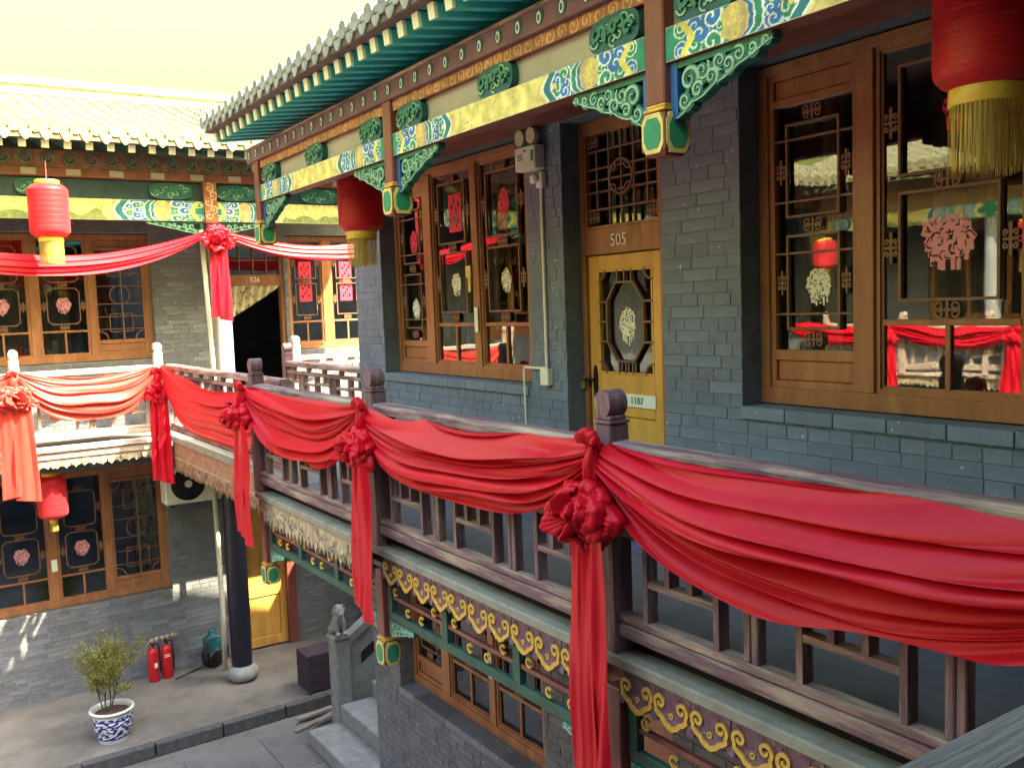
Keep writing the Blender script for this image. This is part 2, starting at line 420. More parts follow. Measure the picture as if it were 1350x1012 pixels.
def brick_wall(house, wall_name, s0, s1, z0, z1, ops, brick_mat, mortar_mat, course=.066, blen=.245, thick=.30,
               n_single=0, view=None, joint=.007, seed=1, proud=.006, mix=.5, zsee=(-9, 99), ssee=(-99, 99)):
    """wall part with its bricks as real pieces; the n_single that show largest are objects, the rest one mass"""
    mb = MB()
    for a, b, c, d in rects_minus(s0, s1, z0, z1, ops): mb.box(a, b, proud, thick, c, d)
    wall = mb.build(wall_name, mortar_mat, house)
    r = random.Random(seed); bricks = []
    nc = int((z1 - z0) / course)
    for i in range(nc):
        za = z0 + i * course + joint / 2; zb = za + course - joint
        header = (i % 2 == 1) and r.random() < mix
        s = s0 - r.uniform(0, blen)
        while s < s1:
            ln = blen * (.5 if (header or r.random() < .22) else 1.0) * r.uniform(.96, 1.04)
            segs = [(max(s, s0) + joint / 2, min(s + ln, s1) - joint / 2)]
            for o in ops:
                if o[2] < (za + zb) / 2 < o[3]:
                    nx = []
                    for a, b in segs:
                        if b <= o[0] or a >= o[1]: nx.append((a, b)); continue
                        if a < o[0]: nx.append((a, o[0] - .001))
                        if b > o[1]: nx.append((o[1] + .001, b))
                    segs = nx
            for a, b in segs:
                if b - a > .03: bricks.append((a, b, za, zb, r.uniform(-.0015, .002)))
            s += ln
    vis = []
    if n_single:
        for k, (a, b, c, d, j) in enumerate(bricks):
            if zsee[0] < c < zsee[1] and ssee[0] < a < ssee[1]:
                p = view - Vector(((a + b) / 2, 0, (c + d) / 2))
                if p.y < 0: vis.append((-(b - a) * (d - c) * (-p.y) / p.length ** 3, k))
        vis.sort(); vis = {k for _, k in vis[:n_single]}
    rest = MB(); cache = {}
    for k, (a, b, c, d, j) in enumerate(bricks):
        if k in vis:
            key = (round((b - a) * 100), round((d - c) * 1000))
            if key not in cache:
                w, h = key[0] / 100 / 2, (d - c) / 2
                cache[key] = MB().cbox(-w, w, 0, .03, -h, h, .0025).mesh('brick', brick_mat)
            place('brick', cache[key], wall, ((a + b) / 2, j, (c + d) / 2))
        else:
            rest.box(a, b, j, .03, c, d)
    if rest.v: rest.build('brickwork', brick_mat, wall, kind='stuff')
    return wall

# ------------------------------------------------------------------ windows and doors (house-local: s along, d inwards, z up)
def knot_mesh(name, material, w=.125, h=.068):
    """small carved cloud-knot that ties lattice frames together"""
    mb = MB()
    for sx in (-1, 1):
        for sz in (-1, 1):
            p = spiral(sx * w * .27, sz * h * .22, w * .2, 1.1, a0=PI / 2 * (1 if sz < 0 else -1) , ccw=(sx * sz > 0), n=14)
            mb.ribbon(p, .009, -.004, .008)
    mb.ribbon([(0, -h * .55), (0, h * .55)], .014, -.003, .008)
    mb.ribbon([(-w * .48, 0), (w * .48, 0)], .012, -.0035, .008)
    return mb.mesh(name, material)
KNOT = knot_mesh('knot', 'lattice_wood')
KNOT_V = knot_mesh('knot', 'lattice_wood', .068, .125)

def cut_mesh(material, w, h, seed, holes=True):
    """paper-cut of a flower basket: rounded clumps above, fringed strips below, small snipped holes"""
    res = w / 60; nu, nv = 60, int(h / res)
    x = (np.arange(nu) + .5) / nu * 2 - 1; y = ((np.arange(nv) + .5) / nv * 2 - 1)
    X, Y = np.meshgrid(x, y, indexing='ij'); r = np.random.RandomState(seed)
    f = np.full(X.shape, -1.0)
    for k in range(11):
        a = 2 * PI * k / 11 + r.uniform(-.2, .2); q = r.uniform(.42, .60); cx, cy, rr = q * math.cos(a), .10 + q * .85 * math.sin(a), r.uniform(.20, .34)
        D = np.hypot(X - cx, Y - cy); A = np.arctan2(Y - cy, X - cx)
        f = np.maximum(f, rr * (1 + .12 * np.cos(r.randint(5, 9) * A + r.rand() * 6)) - D)
    f = np.maximum(f, .45 - np.hypot(X, Y - .05))
    for k in range(6):
        cx = -.5 + k * .2 + r.uniform(-.05, .05); lo = -.95 + .9 * (cx * .9) ** 2 + r.uniform(0, .2)
        f = np.maximum(f, np.minimum(.06 - np.abs(X - cx + .12 * (Y + .4) * r.uniform(-1, 1)), np.minimum(Y - lo, -Y + .1)))
    hole = np.full(X.shape, 9.0)
    for k in range(95):
        cx, cy = r.uniform(-.8, .8), r.uniform(-.75, .9); a = r.uniform(0, PI); u = (X - cx) * math.cos(a) + (Y - cy) * math.sin(a); v = -(X - cx) * math.sin(a) + (Y - cy) * math.cos(a)
        hole = np.minimum(hole, np.hypot(u / r.uniform(.05, .13), (v + 2.5 * u * u) / r.uniform(.018, .034)))
    keep = (f > 0) & ((hole > 1) | (f < .02))
    mb = MB()
    for i, j in zip(*np.nonzero(keep)):
        a, b = -w / 2 + i * res, -h / 2 + j * res
        o = len(mb.v); mb.v += [(a, 0, b), (a + res, 0, b), (a + res, 0, b + res), (a, 0, b + res)]; mb.f.append((o, o + 1, o + 2, o + 3))
    return mb.mesh('paper_cut', material)
CUTS = {('w', 0): cut_mesh('paper_white', .17, .21, 3), ('w', 1): cut_mesh('paper_white', .18, .22, 9), ('p', 0): cut_mesh('paper_pink', .30, .30, 5),
        ('p', 1): cut_mesh('paper_pink', .24, .26, 12), ('r', 0): cut_mesh('paper_red', .17, .24, 21)}

def fu_mesh():
    """square red printed sheet with knocked-out strokes"""
    mb = MB(); w, h = .20, .30; nu, nv = 20, 30
    r = np.random.RandomState(4)
    for i in range(nu):
        for j in range(nv):
            x, y = i / nu, j / nv
            if .1 < x < .9 and .1 < y < .9 and (math.sin(x * 19) * math.sin(y * 15 + x * 5) > .42): continue
            a, b = -w / 2 + i * w / nu, -h / 2 + j * h / nv
            o = len(mb.v); mb.v += [(a, 0, b), (a + w / nu, 0, b), (a + w / nu, 0, b + h / nv), (a, 0, b + h / nv)]; mb.f.append((o, o+1, o+2, o+3))
    return mb.mesh('paper_cut', 'paper_red')
CUTS[('f', 0)] = fu_mesh()

def rect_frame(win, s0, s1, z0, z1, t=.014, d0=.0, d1=.018, material='lattice_wood', notch=0):
    if notch:
        n = notch; P = [(s0 + n, z0), (s1 - n, z0), (s1 - n*.7, z0 + n*.35), (s1, z0 + n), (s1, z1 - n), (s1 - n*.7, z1 - n*.35), (s1 - n, z1), (s0 + n, z1), (s0 + n*.7, z1 - n*.35), (s0, z1 - n), (s0, z0 + n), (s0 + n*.7, z0 + n*.35)]
        MB().ribbon(P, t, d0, d1, closed=True).build('lattice_frame', material, win)
    else:
        h = t / 2
        MB().box(s0 - h, s1 + h, d0, d1, z0 - h, z0 + h).box(s0 - h, s1 + h, d0, d1, z1 - h, z1 + h).box(s0 - h, s0 + h, d0, d1, z0 + h, z1 - h).box(s1 - h, s1 + h, d0, d1, z0 + h, z1 - h).build('lattice_frame', material, win)

def glazing_bar(win, s0, s1, z0, z1, d0=.003, d1=.02, material='lattice_wood'):
    return MB().box(s0, s1, d0, d1, z0, z1).build('glazing_bar', material, win)

def stick(win, me, s, d, z):
    return place('paper_cut', me, win, (s, d, z))

def window(house, s0, s1, zb, sashes, d=.15, wood='window_wood', far=False, cuts=(), zt=1.69, gd=.03, bed=False):
    """framed window: outer frame + mullions as the part, everything in it as sub-parts. zb: height of the frame's foot"""
    DB, DF = d, d + .09
    z0, z1 = zb, zb + zt
    mb = MB()
    mb.cbox(s0, s1, DB - .012, DF, z0, z0 + .085, .004).cbox(s0, s1, DB - .012, DF, z1 - .05, z1, .004)
    edges = [s0] + [q for a in sashes for q in a[1:3]] + [s1]
    for a, b in zip(edges[0::2], edges[1::2]): mb.cbox(a, b, DB - .010, DF, z0 + .085, z1 - .05, .004)
    win = mb.build('window', wood, house)
    for k, (typ, a, b) in enumerate(sashes):
        za, zc = z0 + .085, z1 - .05
        g0 = za + .005
        # moulded inner edge of the sash
        if typ == 'wide':
            mb = MB()
            for q in (0, 1):
                t = .022 - .010 * q; dd = DB + .006 + .012 * q; o = .0 if q == 0 else .022
                mb.box(a + o, a + o + t, dd, dd + .03, za, zc).box(b - o - t, b - o, dd, dd + .03, za, zc)
                mb.box(a + o + t, b - o - t, dd, dd + .03, za + o, za + o + t).box(a + o + t, b - o - t, dd, dd + .03, zc - o - t, zc - o)
            mb.build('sash_moulding', wood, win)
            A, B = a + .03, b - .03; zlo, zhi = za + .03, zc - .03
            zx = zb + .41                                            # cross bar above the two small panes
            MB().cbox(A, B, DB + .012, DB + .04, zx - .014, zx + .014, .003).build('glazing_bar', wood, win)
            mid = (A + B) / 2
            MB().cbox(mid - .013, mid + .013, DB + .014, DB + .04, zlo, zx - .014, .003).build('glazing_bar', wood, win)
            for (p, q, u, v) in ((A, mid - .013, zlo, zx - .014), (mid + .013, B, zlo, zx - .014), (A, B, zx + .014, zhi)):
                MB().add([(p, DB + gd, u), (q, DB + gd, u), (q, DB + gd, v), (p, DB + gd, v)], [(0, 1, 2, 3)]).build('pane', 'glass', win)
            w = (B - A); i = w * .145
            lr = (zb + .51, zb + .98); ur = (zb + 1.06, zb + 1.53)
            for (u, v) in (lr, ur):
                rect_frame(win, A + i, B - i, u, v, .013, DB + .004, DB + .024, notch=(.045 if far else 0))
                for sx in (A + i * .5, B - i * .5): place('knot', KNOT_V, win, (sx, DB + .012, (u + v) / 2))
            for zz in (zb + .465, zb + 1.02, zb + 1.555): place('knot', KNOT, win, (mid, DB + .012, zz))
        elif typ == 'narrow':
            mb = MB(); zp0, zp1 = za + .035, za + .14                # wood panel at the foot and the head
            mb.box(a, a + .03, DB + .006, DB + .04, za, zc).box(b - .03, b, DB + .006, DB + .04, za, zc)
            for (u, v) in ((za, zp0), (zp1, zp1 + .05), (zc - .03, zc), (zc - .16, zc - .125)): mb.box(a + .03, b - .03, DB + .006, DB + .04, u, v)
            mb.build('sash_moulding', wood, win)
            MB().cbox(a + .03, b - .03, DB + .022, DB + .04, zp0, zp1, .006).build('panel', wood, win)
            MB().cbox(a + .03, b - .03, DB + .022, DB + .04, zc - .125, zc - .03, .006).build('panel', wood, win)
            A, B = a + .03, b - .03; zlo, zhi = zp1 + .05, zc - .16
            MB().add([(A, DB + gd, zlo), (B, DB + gd, zlo), (B, DB + gd, zhi), (A, DB + gd, zhi)], [(0, 1, 2, 3)]).build('pane', 'glass', win)
            w = B - A; mid = (A + B) / 2
            if not far:
                i = w * .17; h = zhi - zlo
                for (u, v) in ((zlo + .09 * h, zlo + .47 * h), (zlo + .55 * h, zlo + .92 * h)): rect_frame(win, A + i, B - i, u, v, .012, DB + .004, DB + .022)
                for q in (.15, .40, .61, .86):
                    glazing_bar(win, A, B, zlo + q * h - .005, zlo + q * h + .005, DB + .007, DB + .02)
                for q in (.045, .51, .96): place('knot', KNOT, win, (mid, DB + .012, zlo + q * h), scale=(.9, 1, .9))
                for q in (.28, .735):
                    for sx in (A + i * .5, B - i * .5): place('knot', KNOT_V, win, (sx, DB + .012, zlo + q * h), scale=(.8, 1, .9))
            else:
                h = zhi - zlo
                glazing_bar(win, mid - .006, mid + .006, zlo, zhi)
                for q in (.12, .26, .40, .60, .74, .88): glazing_bar(win, A, B, zlo + q * h - .005, zlo + q * h + .005, DB + .006, DB + .02)
                MB().ribbon(arc(mid, zlo + .5 * h, w * .22, 0, 2 * PI, 25)[:-1], .012, DB + .002, DB + .02, closed=True).build('lattice_frame', 'lattice_wood', win)
                for q in (.19, .81): rect_frame(win, mid - w * .25, mid + w * .25, zlo + (q - .1) * h, zlo + (q + .1) * h, .010, DB + .0015, DB + .02)
                for q in (0, 1):
                    for sx, a0 in ((A, 0), (B, PI / 2)):
                        if q: MB().ribbon(arc(sx, zhi, w * .2, -a0 - PI / 2 if sx == A else PI, -a0 if sx == A else 3 * PI / 2, 10), .012, DB + .001, DB + .02).build('lattice_corner', 'lattice_wood', win)
                        else: MB().ribbon(arc(sx, zlo, w * .2, a0, a0 + PI / 2, 10), .012, DB + .001, DB + .02).build('lattice_corner', 'lattice_wood', win)
    for key, s, z in cuts: stick(win, CUTS[key], s, d + gd - .003, z)
    return win

def interior(house, s0, s1, z0, z1, d0=.30, d1=4.6):
    """the dark room behind the windows"""
    v = [(s0, d0, z0), (s1, d0, z0), (s1, d1, z0), (s0, d1, z0), (s0, d0, z1), (s1, d0, z1), (s1, d1, z1), (s0, d1, z1)]
    return MB().add(v, [(0, 1, 2, 3), (4, 7, 6, 5), (1, 5, 6, 2), (2, 6, 7, 3), (3, 7, 4, 0)]).build('room', 'interior', house)

# ------------------------------------------------------------------ carved and painted woodwork
def carving(w, h, seed, mirror=False, blue=True):
    """open-work scroll bracket under a beam: hangs from z=0 down to -h, from s=0 (post) to w. returns green, edge, blue meshes"""
    r = random.Random(seed); g, e, b = MB(), MB(), MB()
    sg = -1 if mirror else 1
    D0, D1 = -.022, .022
    def rib(p, wd, mb, d0=D0, d1=D1):
        p = np.array(p); p[:, 0] *= sg; mb.ribbon(p, wd, d0, d1)
    top = [(0.0, -.014), (w * .96, -.010)]
    rib(top, .022, g)
    rib([(.018, 0), (.018, -h * .98)], .036, b if blue else g, D0 - .002, D1)
    env = lambda s: h * (1 - (s / w) ** .9) * .98 + .012
    cs = [(w * .20, .40, .26), (w * .15, .78, .17), (w * .28, .74, .18), (w * .33, .36, .24), (w * .42, .66, .24), (w * .50, .34, .26), (w * .58, .60, .30), (w * .68, .46, .36), (w * .80, .55, .42), (w * .92, .6, .5)]
    for k, (s, q, rr) in enumerate(cs):
        E_ = env(s); rad = max(.016, E_ * rr); a0 = r.uniform(0, 6.28); ccw = (k % 2 == 0)
        p = spiral(s, -E_ * q - .008, rad, 1.35, a0=a0, ccw=ccw, n=26)
        wd = np.linspace(.034, .018, 26) * (h / .22) ** .7
        rib(p, wd, g); 
        e_p = p + 0; rib(e_p, wd * .22, e, D0 - .005, D0 + .004)
        q2 = spiral(s, -E_ * q - .008, rad * 1.14, .8, a0=a0 + .3, ccw=ccw, r1=.5, n=18); rib(q2, .006, e, D0 - .004, D0 + .006)
    # linking stem and leaf tips along the lower edge
    s = np.linspace(.03, w * .97, 40); st = np.stack([s, -np.array([env(x) for x in s]) * (.55 + .22 * np.sin(s / w * 17))], 1)
    rib(st, .020 * (h / .22) ** .7, g, D0 + .006, D1)
    lo = np.stack([s, -np.array([env(x) for x in s]) * (.93 + .07 * np.abs(np.sin(s / w * 14)))], 1)
    rib(lo, .020 * (h / .22) ** .7, g, D0 + .002, D1); rib(lo - [0, .006], .005, e, D0 - .003, D0 + .006)
    return g, e, b

def put_carving(house, name, w, h, s, d, z, seed, mirror=False, blue=True):
    key = ('carv', round(w, 3), round(h, 3), seed, mirror, blue)
    if key not in CARV:
        g, e, b = carving(w, h, seed, mirror, blue)
        CARV[key] = (g.mesh('scrollwork', 'carve_green'), e.mesh('painted_edge', 'carve_edge'), b.mesh('blue_panel', 'carve_blue') if b.v else None)
    g, e, b = CARV[key]
    o = place(name, g, house, (s, d, z)); place('painted_edge', e, o)
    if b: place('blue_panel', b, o)
    return o
CARV = {}

def boss_mesh():
    """rounded green carved block set between beam and purlin"""
    w, h, n = .155, .072, 40
    a = np.linspace(0, 2*PI, n, endpoint=False)
    P = [(w * np.sign(math.cos(t)) * abs(math.cos(t)) ** .6, h * np.sign(math.sin(t)) * abs(math.sin(t)) ** .7) for t in a]
    base = MB().prism(P, -.05, .02)
    e = MB()
    r = random.Random(3)
    for k in range(7):
        s = -.11 + k * .037
        e.ribbon(spiral(s, r.uniform(-.03, .03), .03, 1.1, a0=r.uniform(0, 6), ccw=k % 2 == 0, n=18), .007, -.057, -.048)
    g = MB()
    for k in range(6):
        s = -.10 + k * .04
        g.ribbon(spiral(s, r.uniform(-.03, .03), .034, .9, a0=r.uniform(0, 6), ccw=k % 2 == 1, n=16), .016, -.068, -.048)
    return base.mesh('carved_boss', 'teal_dark'), e.mesh('painted_edge', 'carve_edge'), g.mesh('scrollwork', 'carve_green')
BOSS = boss_mesh()

BLUE, GREEN, CREAM, YEL, TAN, WHT, GOLD, TEAL, REDB = [np.array(c) for c in ((.015, .17, .55), (.010, .25, .15), (.82, .70, .24), (.80, .66, .12), (.60, .44, .24), (.82, .90, .80), (.75, .50, .06), (.01, .18, .24), (.32, .10, .05))]

def swirl_field(t, z, cs, k=9.0):
    """signed stripe value of the nearest curl, and its radius"""
    best = np.full(t.shape, 9.0); val = np.zeros(t.shape); which = np.zeros(t.shape, int)
    for i, (a, b, r) in enumerate(cs):
        R = np.hypot(t - a, z - b) / r; th = np.arctan2(z - b, t - a)
        m = R < best
        best = np.where(m, R, best); val = np.where(m, np.sin(k * R + th * (1 if i % 2 else -1)), val); which = np.where(m, i, which)
    return best, val, which

def paint_beam(L, H, center_land=True, seed=1, k=.86):
    def fn(s, z):
        t = np.minimum(s, L - s) * k; y = z / H - .5
        col = np.empty(s.shape + (3,)); col[:] = CREAM
        wav = .018 * np.cos(y * 2 * PI * 1.5)
        chev = -.075 * np.abs(y) * 2
        def band(a, b): return (t > a) & (t <= b)
        b1 = .055 + (.05 - .10 * np.abs(y)); b2 = .085 + (.05 - .10 * np.abs(y))
        c1 = .235 + .06 * np.abs(y) * 2 + wav; d1 = .355 - .05 * np.abs(y) * 2 - wav * .6; e1 = .55 + .022 * np.cos(y * PI * 1.6)
        yy = z
        cs1 = [(.15, H * .5, .05), (.13, H * .25, .036), (.13, H * .75, .036), (.20, H * .16, .046), (.20, H * .84, .046), (.235, H * .5, .02), (.07, H * .2, .03), (.07, H * .8, .03)]
        R, v, w = swirl_field(t, yy, cs1)
        col[t <= c1] = GREEN
        q = (t <= c1); inn = q & (R < 1.0)
        col[inn & (w % 2 == 0)] = BLUE
        col[inn & (v > .72)] = WHT
        col[q & (R > .93) & (R < 1.10)] = WHT
        col[q & (t > b1) & (t < b2)] = YEL
        col[q & (t > c1 - .012)] = YEL * .9
        # tan diamond with a gold flower
        q = (t > c1) & (t <= d1); col[q] = TAN
        cx = (.235 + .355) / 2 + .0
        rr = np.hypot(t - cx, z - H / 2); th = np.arctan2(z - H / 2, t - cx)
        col[q & (np.abs(rr - .022 - .008 * np.cos(6 * th)) < .005)] = YEL
        col[q & (rr < .008)] = YEL
        for dz in (.16, .84):
            r2 = np.hypot(t - cx, z - H * dz); col[q & (np.abs(r2 - .012) < .004)] = YEL
        # second cloud band
        q = (t > d1) & (t <= e1); col[q] = BLUE
        bnd = t - d1
        col[q & (bnd > .028) & (bnd < .062)] = GREEN; col[q & (np.abs(bnd - .028) < .004)] = WHT; col[q & (np.abs(bnd - .062) < .004)] = WHT; col[q & (bnd < .008)] = YEL
        cs2 = [(.44, H * .22, .036), (.44, H * .78, .036), (.43, H * .5, .034), (.485, H * .38, .034), (.485, H * .66, .034), (.525, H * .1, .04), (.525, H * .9, .04)]
        R, v, w = swirl_field(t, yy, cs2)
        qq = q & (bnd > .066) & (R < 1.0)
        col[qq & (w % 2 == 1)] = GREEN
        col[qq & (v > .70)] = WHT; col[q & (bnd > .066) & (R > .93) & (R < 1.12)] = WHT
        st = np.hypot(t - .50, z - H * .5); col[q & (st < .012)] = YEL
        col[q & (t > e1 - .045)] = TEAL; col[q & (np.abs(t - e1 + .045) < .004)] = WHT
        # cartouche
        q = t > e1; col[q] = CREAM
        col[q & (t < e1 + .014)] = WHT; col[q & (np.abs(t - e1 - .034) < .006)] = TAN * 1.1
        if center_land:
            ink = nse(s * 60, z * 90, seed) + .8 * nse(s * 150, z * 170, seed + 3) + .8 * nse(s * 12, z * 25, seed + 5)
            c = q & (t > e1 + .10) & (ink > .62) & (np.abs(y) < .42)
            col[c] = np.array((.34, .27, .13))
        else:
            hill = nse(s * 9, z * 6, seed) * .3; c = q & (t > e1 + .08) & (y < hill - .15); col[c] = np.array((.22, .28, .08))
            ink = nse(s * 45, z * 70, seed + 2); col[q & (t > e1 + .06) & (ink > .5)] = np.array((.10, .20, .06))
        ln = (np.abs(y) > .475); col[ln] = np.array((.55, .50, .32))
        return col
    return fn

def paint_scrollstrip(s, z, H=.06):
    col = np.empty(s.shape + (3,)); col[:] = np.array((.34, .13, .06))
    P = .085; u = (s % P) - P / 2
    sg = np.where((np.floor(s / P).astype(int) % 2) == 0, 1.0, -1.0)
    R = np.hypot(u, (z - H / 2)) / .03; th = np.arctan2((z - H / 2) * sg, u)
    v = np.sin(7 * R + th)
    col[(v > .25) & (R < 1.2)] = np.array((.62, .34, .13))
    col[(np.abs(z - H / 2) > H * .45)] = np.array((.17, .07, .07))
    return col

def hanging_post(house, s, d, ztop, zbot, w=.105, name='hanging_post', material='dark_red_wood', k=1.0, col_hi=None):
    h = w / 2
    p = MB().cbox(s - h, s + h, d - h, d + h, zbot + .19 * k, ztop, .006).build(name, material, house)
    mb = MB()
    for a, o in ((.175, .008), (.19, -.002)): mb.cbox(s - h - o, s + h + o, d - h - o, d + h + o, zbot + a * k - .008, zbot + a * k + .004, .003)
    mb.build('collar', 'gold_paint', p)
    c = MB(); q = h + .012; z0, z1 = zbot, zbot + .168 * k; cx = .022
    # pendant block with cut corners
    prof = [(q - cx, z0), (q, z0 + cx), (q, z1 - cx), (q - cx, z1)]
    ring = []
    for (r, z) in prof:
        ring.append([(s + sx * r, d + sy * r, z) for sx, sy in ((-1, -1), (1, -1), (1, 1), (-1, 1))])
    vs = [v for R in ring for v in R]; fs = [(i*4 + j, i*4 + (j+1) % 4, (i+1)*4 + (j+1) % 4, (i+1)*4 + j) for i in range(3) for j in range(4)] + [(3, 2, 1, 0), (12, 13, 14, 15)]
    pend = c.add(vs, fs).build('pendant', 'dark_red_wood', p)
    def octo(hw, hh, cc): return [(-hw + cc, -hh), (hw - cc, -hh), (hw, -hh + cc * 1.6), (hw, hh - cc * 1.6), (hw - cc, hh), (-hw + cc, hh), (-hw, hh - cc * 1.6), (-hw, -hh + cc * 1.6)]
    zc = (z0 + z1) / 2; hh = (z1 - z0) / 2 - .010
    # panels on the four sides (yellow border, green middle)
    for ang in range(4):
        R = Matrix.Rotation(ang * PI / 2, 3, 'Z')
        for (poly, off, mt, nm) in ((octo(q - .006, hh, .020), .004, 'yellow_paint', 'panel_border'), (octo(q - .020, hh - .018, .018), .007, 'sign_green', 'panel')):
            vs = [R @ Vector((x, -(q + off), z)) for x, z in poly] + [R @ Vector((x, -(q - .01), z)) for x, z in poly]
            n = len(poly); fs = [tuple(range(n))] + [(i, i + n, (i + 1) % n + n, (i + 1) % n) for i in range(n)]
            MB().add([(v.x + s, v.y + d, v.z + zc) for v in vs], fs).build(nm, mt, pend if nm == 'panel_border' else pend)
    return p

# ------------------------------------------------------------------ tiled roofs
def cover_mesh(rad, ln, material, n=7):
    mb = MB(); vs = []; 
    for k, (y, r) in enumerate(((0, rad), (ln, rad * .86))):
        for q in range(n + 1):
            a = PI * q / n; vs.append((r * math.cos(a), y, r * math.sin(a)))
    m1 = n + 1
    fs = [(q, q + 1, m1 + q + 1, m1 + q) for q in range(n)]
    # thickness at the lower lip
    for q in range(n + 1):
        a = PI * q / n; vs.append((rad * .78 * math.cos(a), 0, rad * .78 * math.sin(a)))
    fs += [(q, 2*m1 + q, 2*m1 + q + 1, q + 1) for q in range(n)]
    return mb.add(vs, fs).mesh('roof_tile', material, smooth=False)

def eave_disc_mesh(rad, material):
    mb = MB(); n = 14
    mb.add([(rad * math.cos(2*PI*q/n), 0, rad * .62 * 0 + rad * math.sin(2*PI*q/n)) for q in range(n)] + [(rad * math.cos(2*PI*q/n), .02, rad * math.sin(2*PI*q/n)) for q in range(n)],
           [tuple(range(n)), tuple(range(2*n - 1, n - 1, -1))] + [(i, i + n, (i+1) % n + n, (i+1) % n) for i in range(n)])
    return mb.mesh('eave_disc', material)

def drip_mesh(w, h, material):
    n = 10; top = [(-w/2 + w*q/n, -.35 * h * math.sin(PI * q / n)) for q in range(n + 1)]
    bot = [(w/2 - w*q/n, -.35 * h * math.sin(PI * q / n) - h * (.25 + .75 * math.sin(PI * q / n) ** .9)) for q in range(n + 1)]
    return MB().prism(top + bot, 0, .014).mesh('drip_tile', material)

def roof(house, s0, s1, de, ze, dr, zr, step, material, visible=None, back=True, tile_len=.24, eave_obj=True, rad=.062, drip_h=.10, slab=.10):
    """tiled slope from the eave (de, ze) up to the ridge (dr, zr), rows every step"""
    def prof(t): return de + (dr - de) * t, ze + (zr - ze) * (.82 * t + .18 * t * t)
    N = 12; top = [prof(i / N) for i in range(N + 1)]
    poly = [(d, z) for d, z in top]
    if back: poly += [(dr + (dr - de) * (1 - i / N) , prof(i / N)[1]) for i in range(N - 1, -1, -1)]
    low = [(d, z - .10) for d, z in poly][::-1]
    body = MB()
    for i in range(len(poly) - 1):
        (a, b), (c, d2) = poly[i], poly[i + 1]
        body.add([(s0, a, b), (s1, a, b), (s1, c, d2), (s0, c, d2), (s0, a, b - slab), (s1, a, b - slab), (s1, c, d2 - slab), (s0, c, d2 - slab)],
                 [(0, 1, 2, 3), (4, 7, 6, 5), (0, 3, 7, 4), (1, 5, 6, 2)])
    a, b = poly[0]; body.add([(s0, a, b), (s1, a, b), (s1, a, b - slab), (s0, a, b - slab)], [(0, 3, 2, 1)])
    R = body.build('roof', material, house)
    slope_len = sum(math.dist(top[i], top[i + 1]) for i in range(N))
    nt = int(slope_len / (tile_len * .86)); cov = cover_mesh(rad, tile_len, material); rest = MB()
    disc = eave_disc_mesh(rad * 1.05, material); drip = drip_mesh(step - rad * 1.0, drip_h, material)
    rows = int((s1 - s0) / step)
    r = random.Random(2)
    for k in range(rows + 1):
        s = s0 + k * step
        for i in range(nt):
            t = i / nt; d, z = prof(t); d2, z2 = prof(min(1, (i + 1) / nt)); ang = math.atan2(z2 - z, d2 - d)
            js, jz = r.uniform(-.006, .006), r.uniform(-.002, .006)
            if visible and visible[0] <= s <= visible[1]:
                o = place('roof_tile', cov, R, (s + js, d, z + .012 + jz)); o.rotation_euler = (ang + r.uniform(-.02, .02), 0, r.uniform(-.02, .02))
            else:
                n = 5; m1 = n + 1; o = len(rest.v)
                for (y, rr) in ((0, rad), (tile_len, rad * .86)):
                    for q in range(m1):
                        a = PI * q / n; yy, zz = y, rr * math.sin(a)
                        rest.v.append((s + js + rr * math.cos(a), d + yy * math.cos(ang) - zz * math.sin(ang), z + .012 + jz + yy * math.sin(ang) + zz * math.cos(ang)))
                rest.f += [(o + q, o + q + 1, o + m1 + q + 1, o + m1 + q) for q in range(n)]
        d, z = prof(0)
        if eave_obj:
            place('eave_disc', disc, R, (s, d - .018, z + .02))
            if k < rows: place('drip_tile', drip, R, (s + step / 2, d - .014, z + .005 + r.uniform(-.004, .004)))
    # pan-tile ripples between the rows, and the back slope
    for k in range(rows):
        s = s0 + (k + .5) * step
        for i in range(nt):
            t = i / nt; d, z = prof(t); d2, z2 = prof((i + 1) / nt)
            hw = step * .36
            rest.add([(s - hw, d, z + .045), (s + hw, d, z + .045), (s + hw, d2, z2 + .012), (s - hw, d2, z2 + .012), (s - hw, d, z + .005), (s + hw, d, z + .005)], [(0, 1, 2, 3), (0, 4, 5, 1)])
    if back:
        for k in range(rows + 1):
            s = s0 + k * step
            for i in range(6):
                t0, t1 = 1 - i / 6, 1 - (i + 1) / 6
                (d, z), (d2, z2) = prof(t0), prof(t1); d, d2 = 2 * dr - d, 2 * dr - d2
                rest.add([(s - rad, d, z), (s, d, z + rad), (s + rad, d, z), (s - rad, d2, z2), (s, d2, z2 + rad), (s + rad, d2, z2)], [(0, 1, 4, 3), (1, 2, 5, 4)])
    if rest.v: rest.build('tile_rows', material, R, kind='stuff')
    rg = MB().prism_along([(dr - .14, zr), (dr - .10, zr + .12), (dr - .12, zr + .16), (dr - .06, zr + .28), (dr + .06, zr + .28), (dr + .12, zr + .16), (dr + .10, zr + .12), (dr + .14, zr)], s0, s1)
    rg.build('ridge', material, R)
    return R
# ------------------------------------------------------------------ ground
def slab(name, x0, x1, y0, y1, z0, z1, material, kind='structure'):
    return tag(MB().box(x0, x1, y0, y1, z0, z1).build(name, material), name.replace('_', ' ') + ' of the compound in the photo', None, kind=kind)

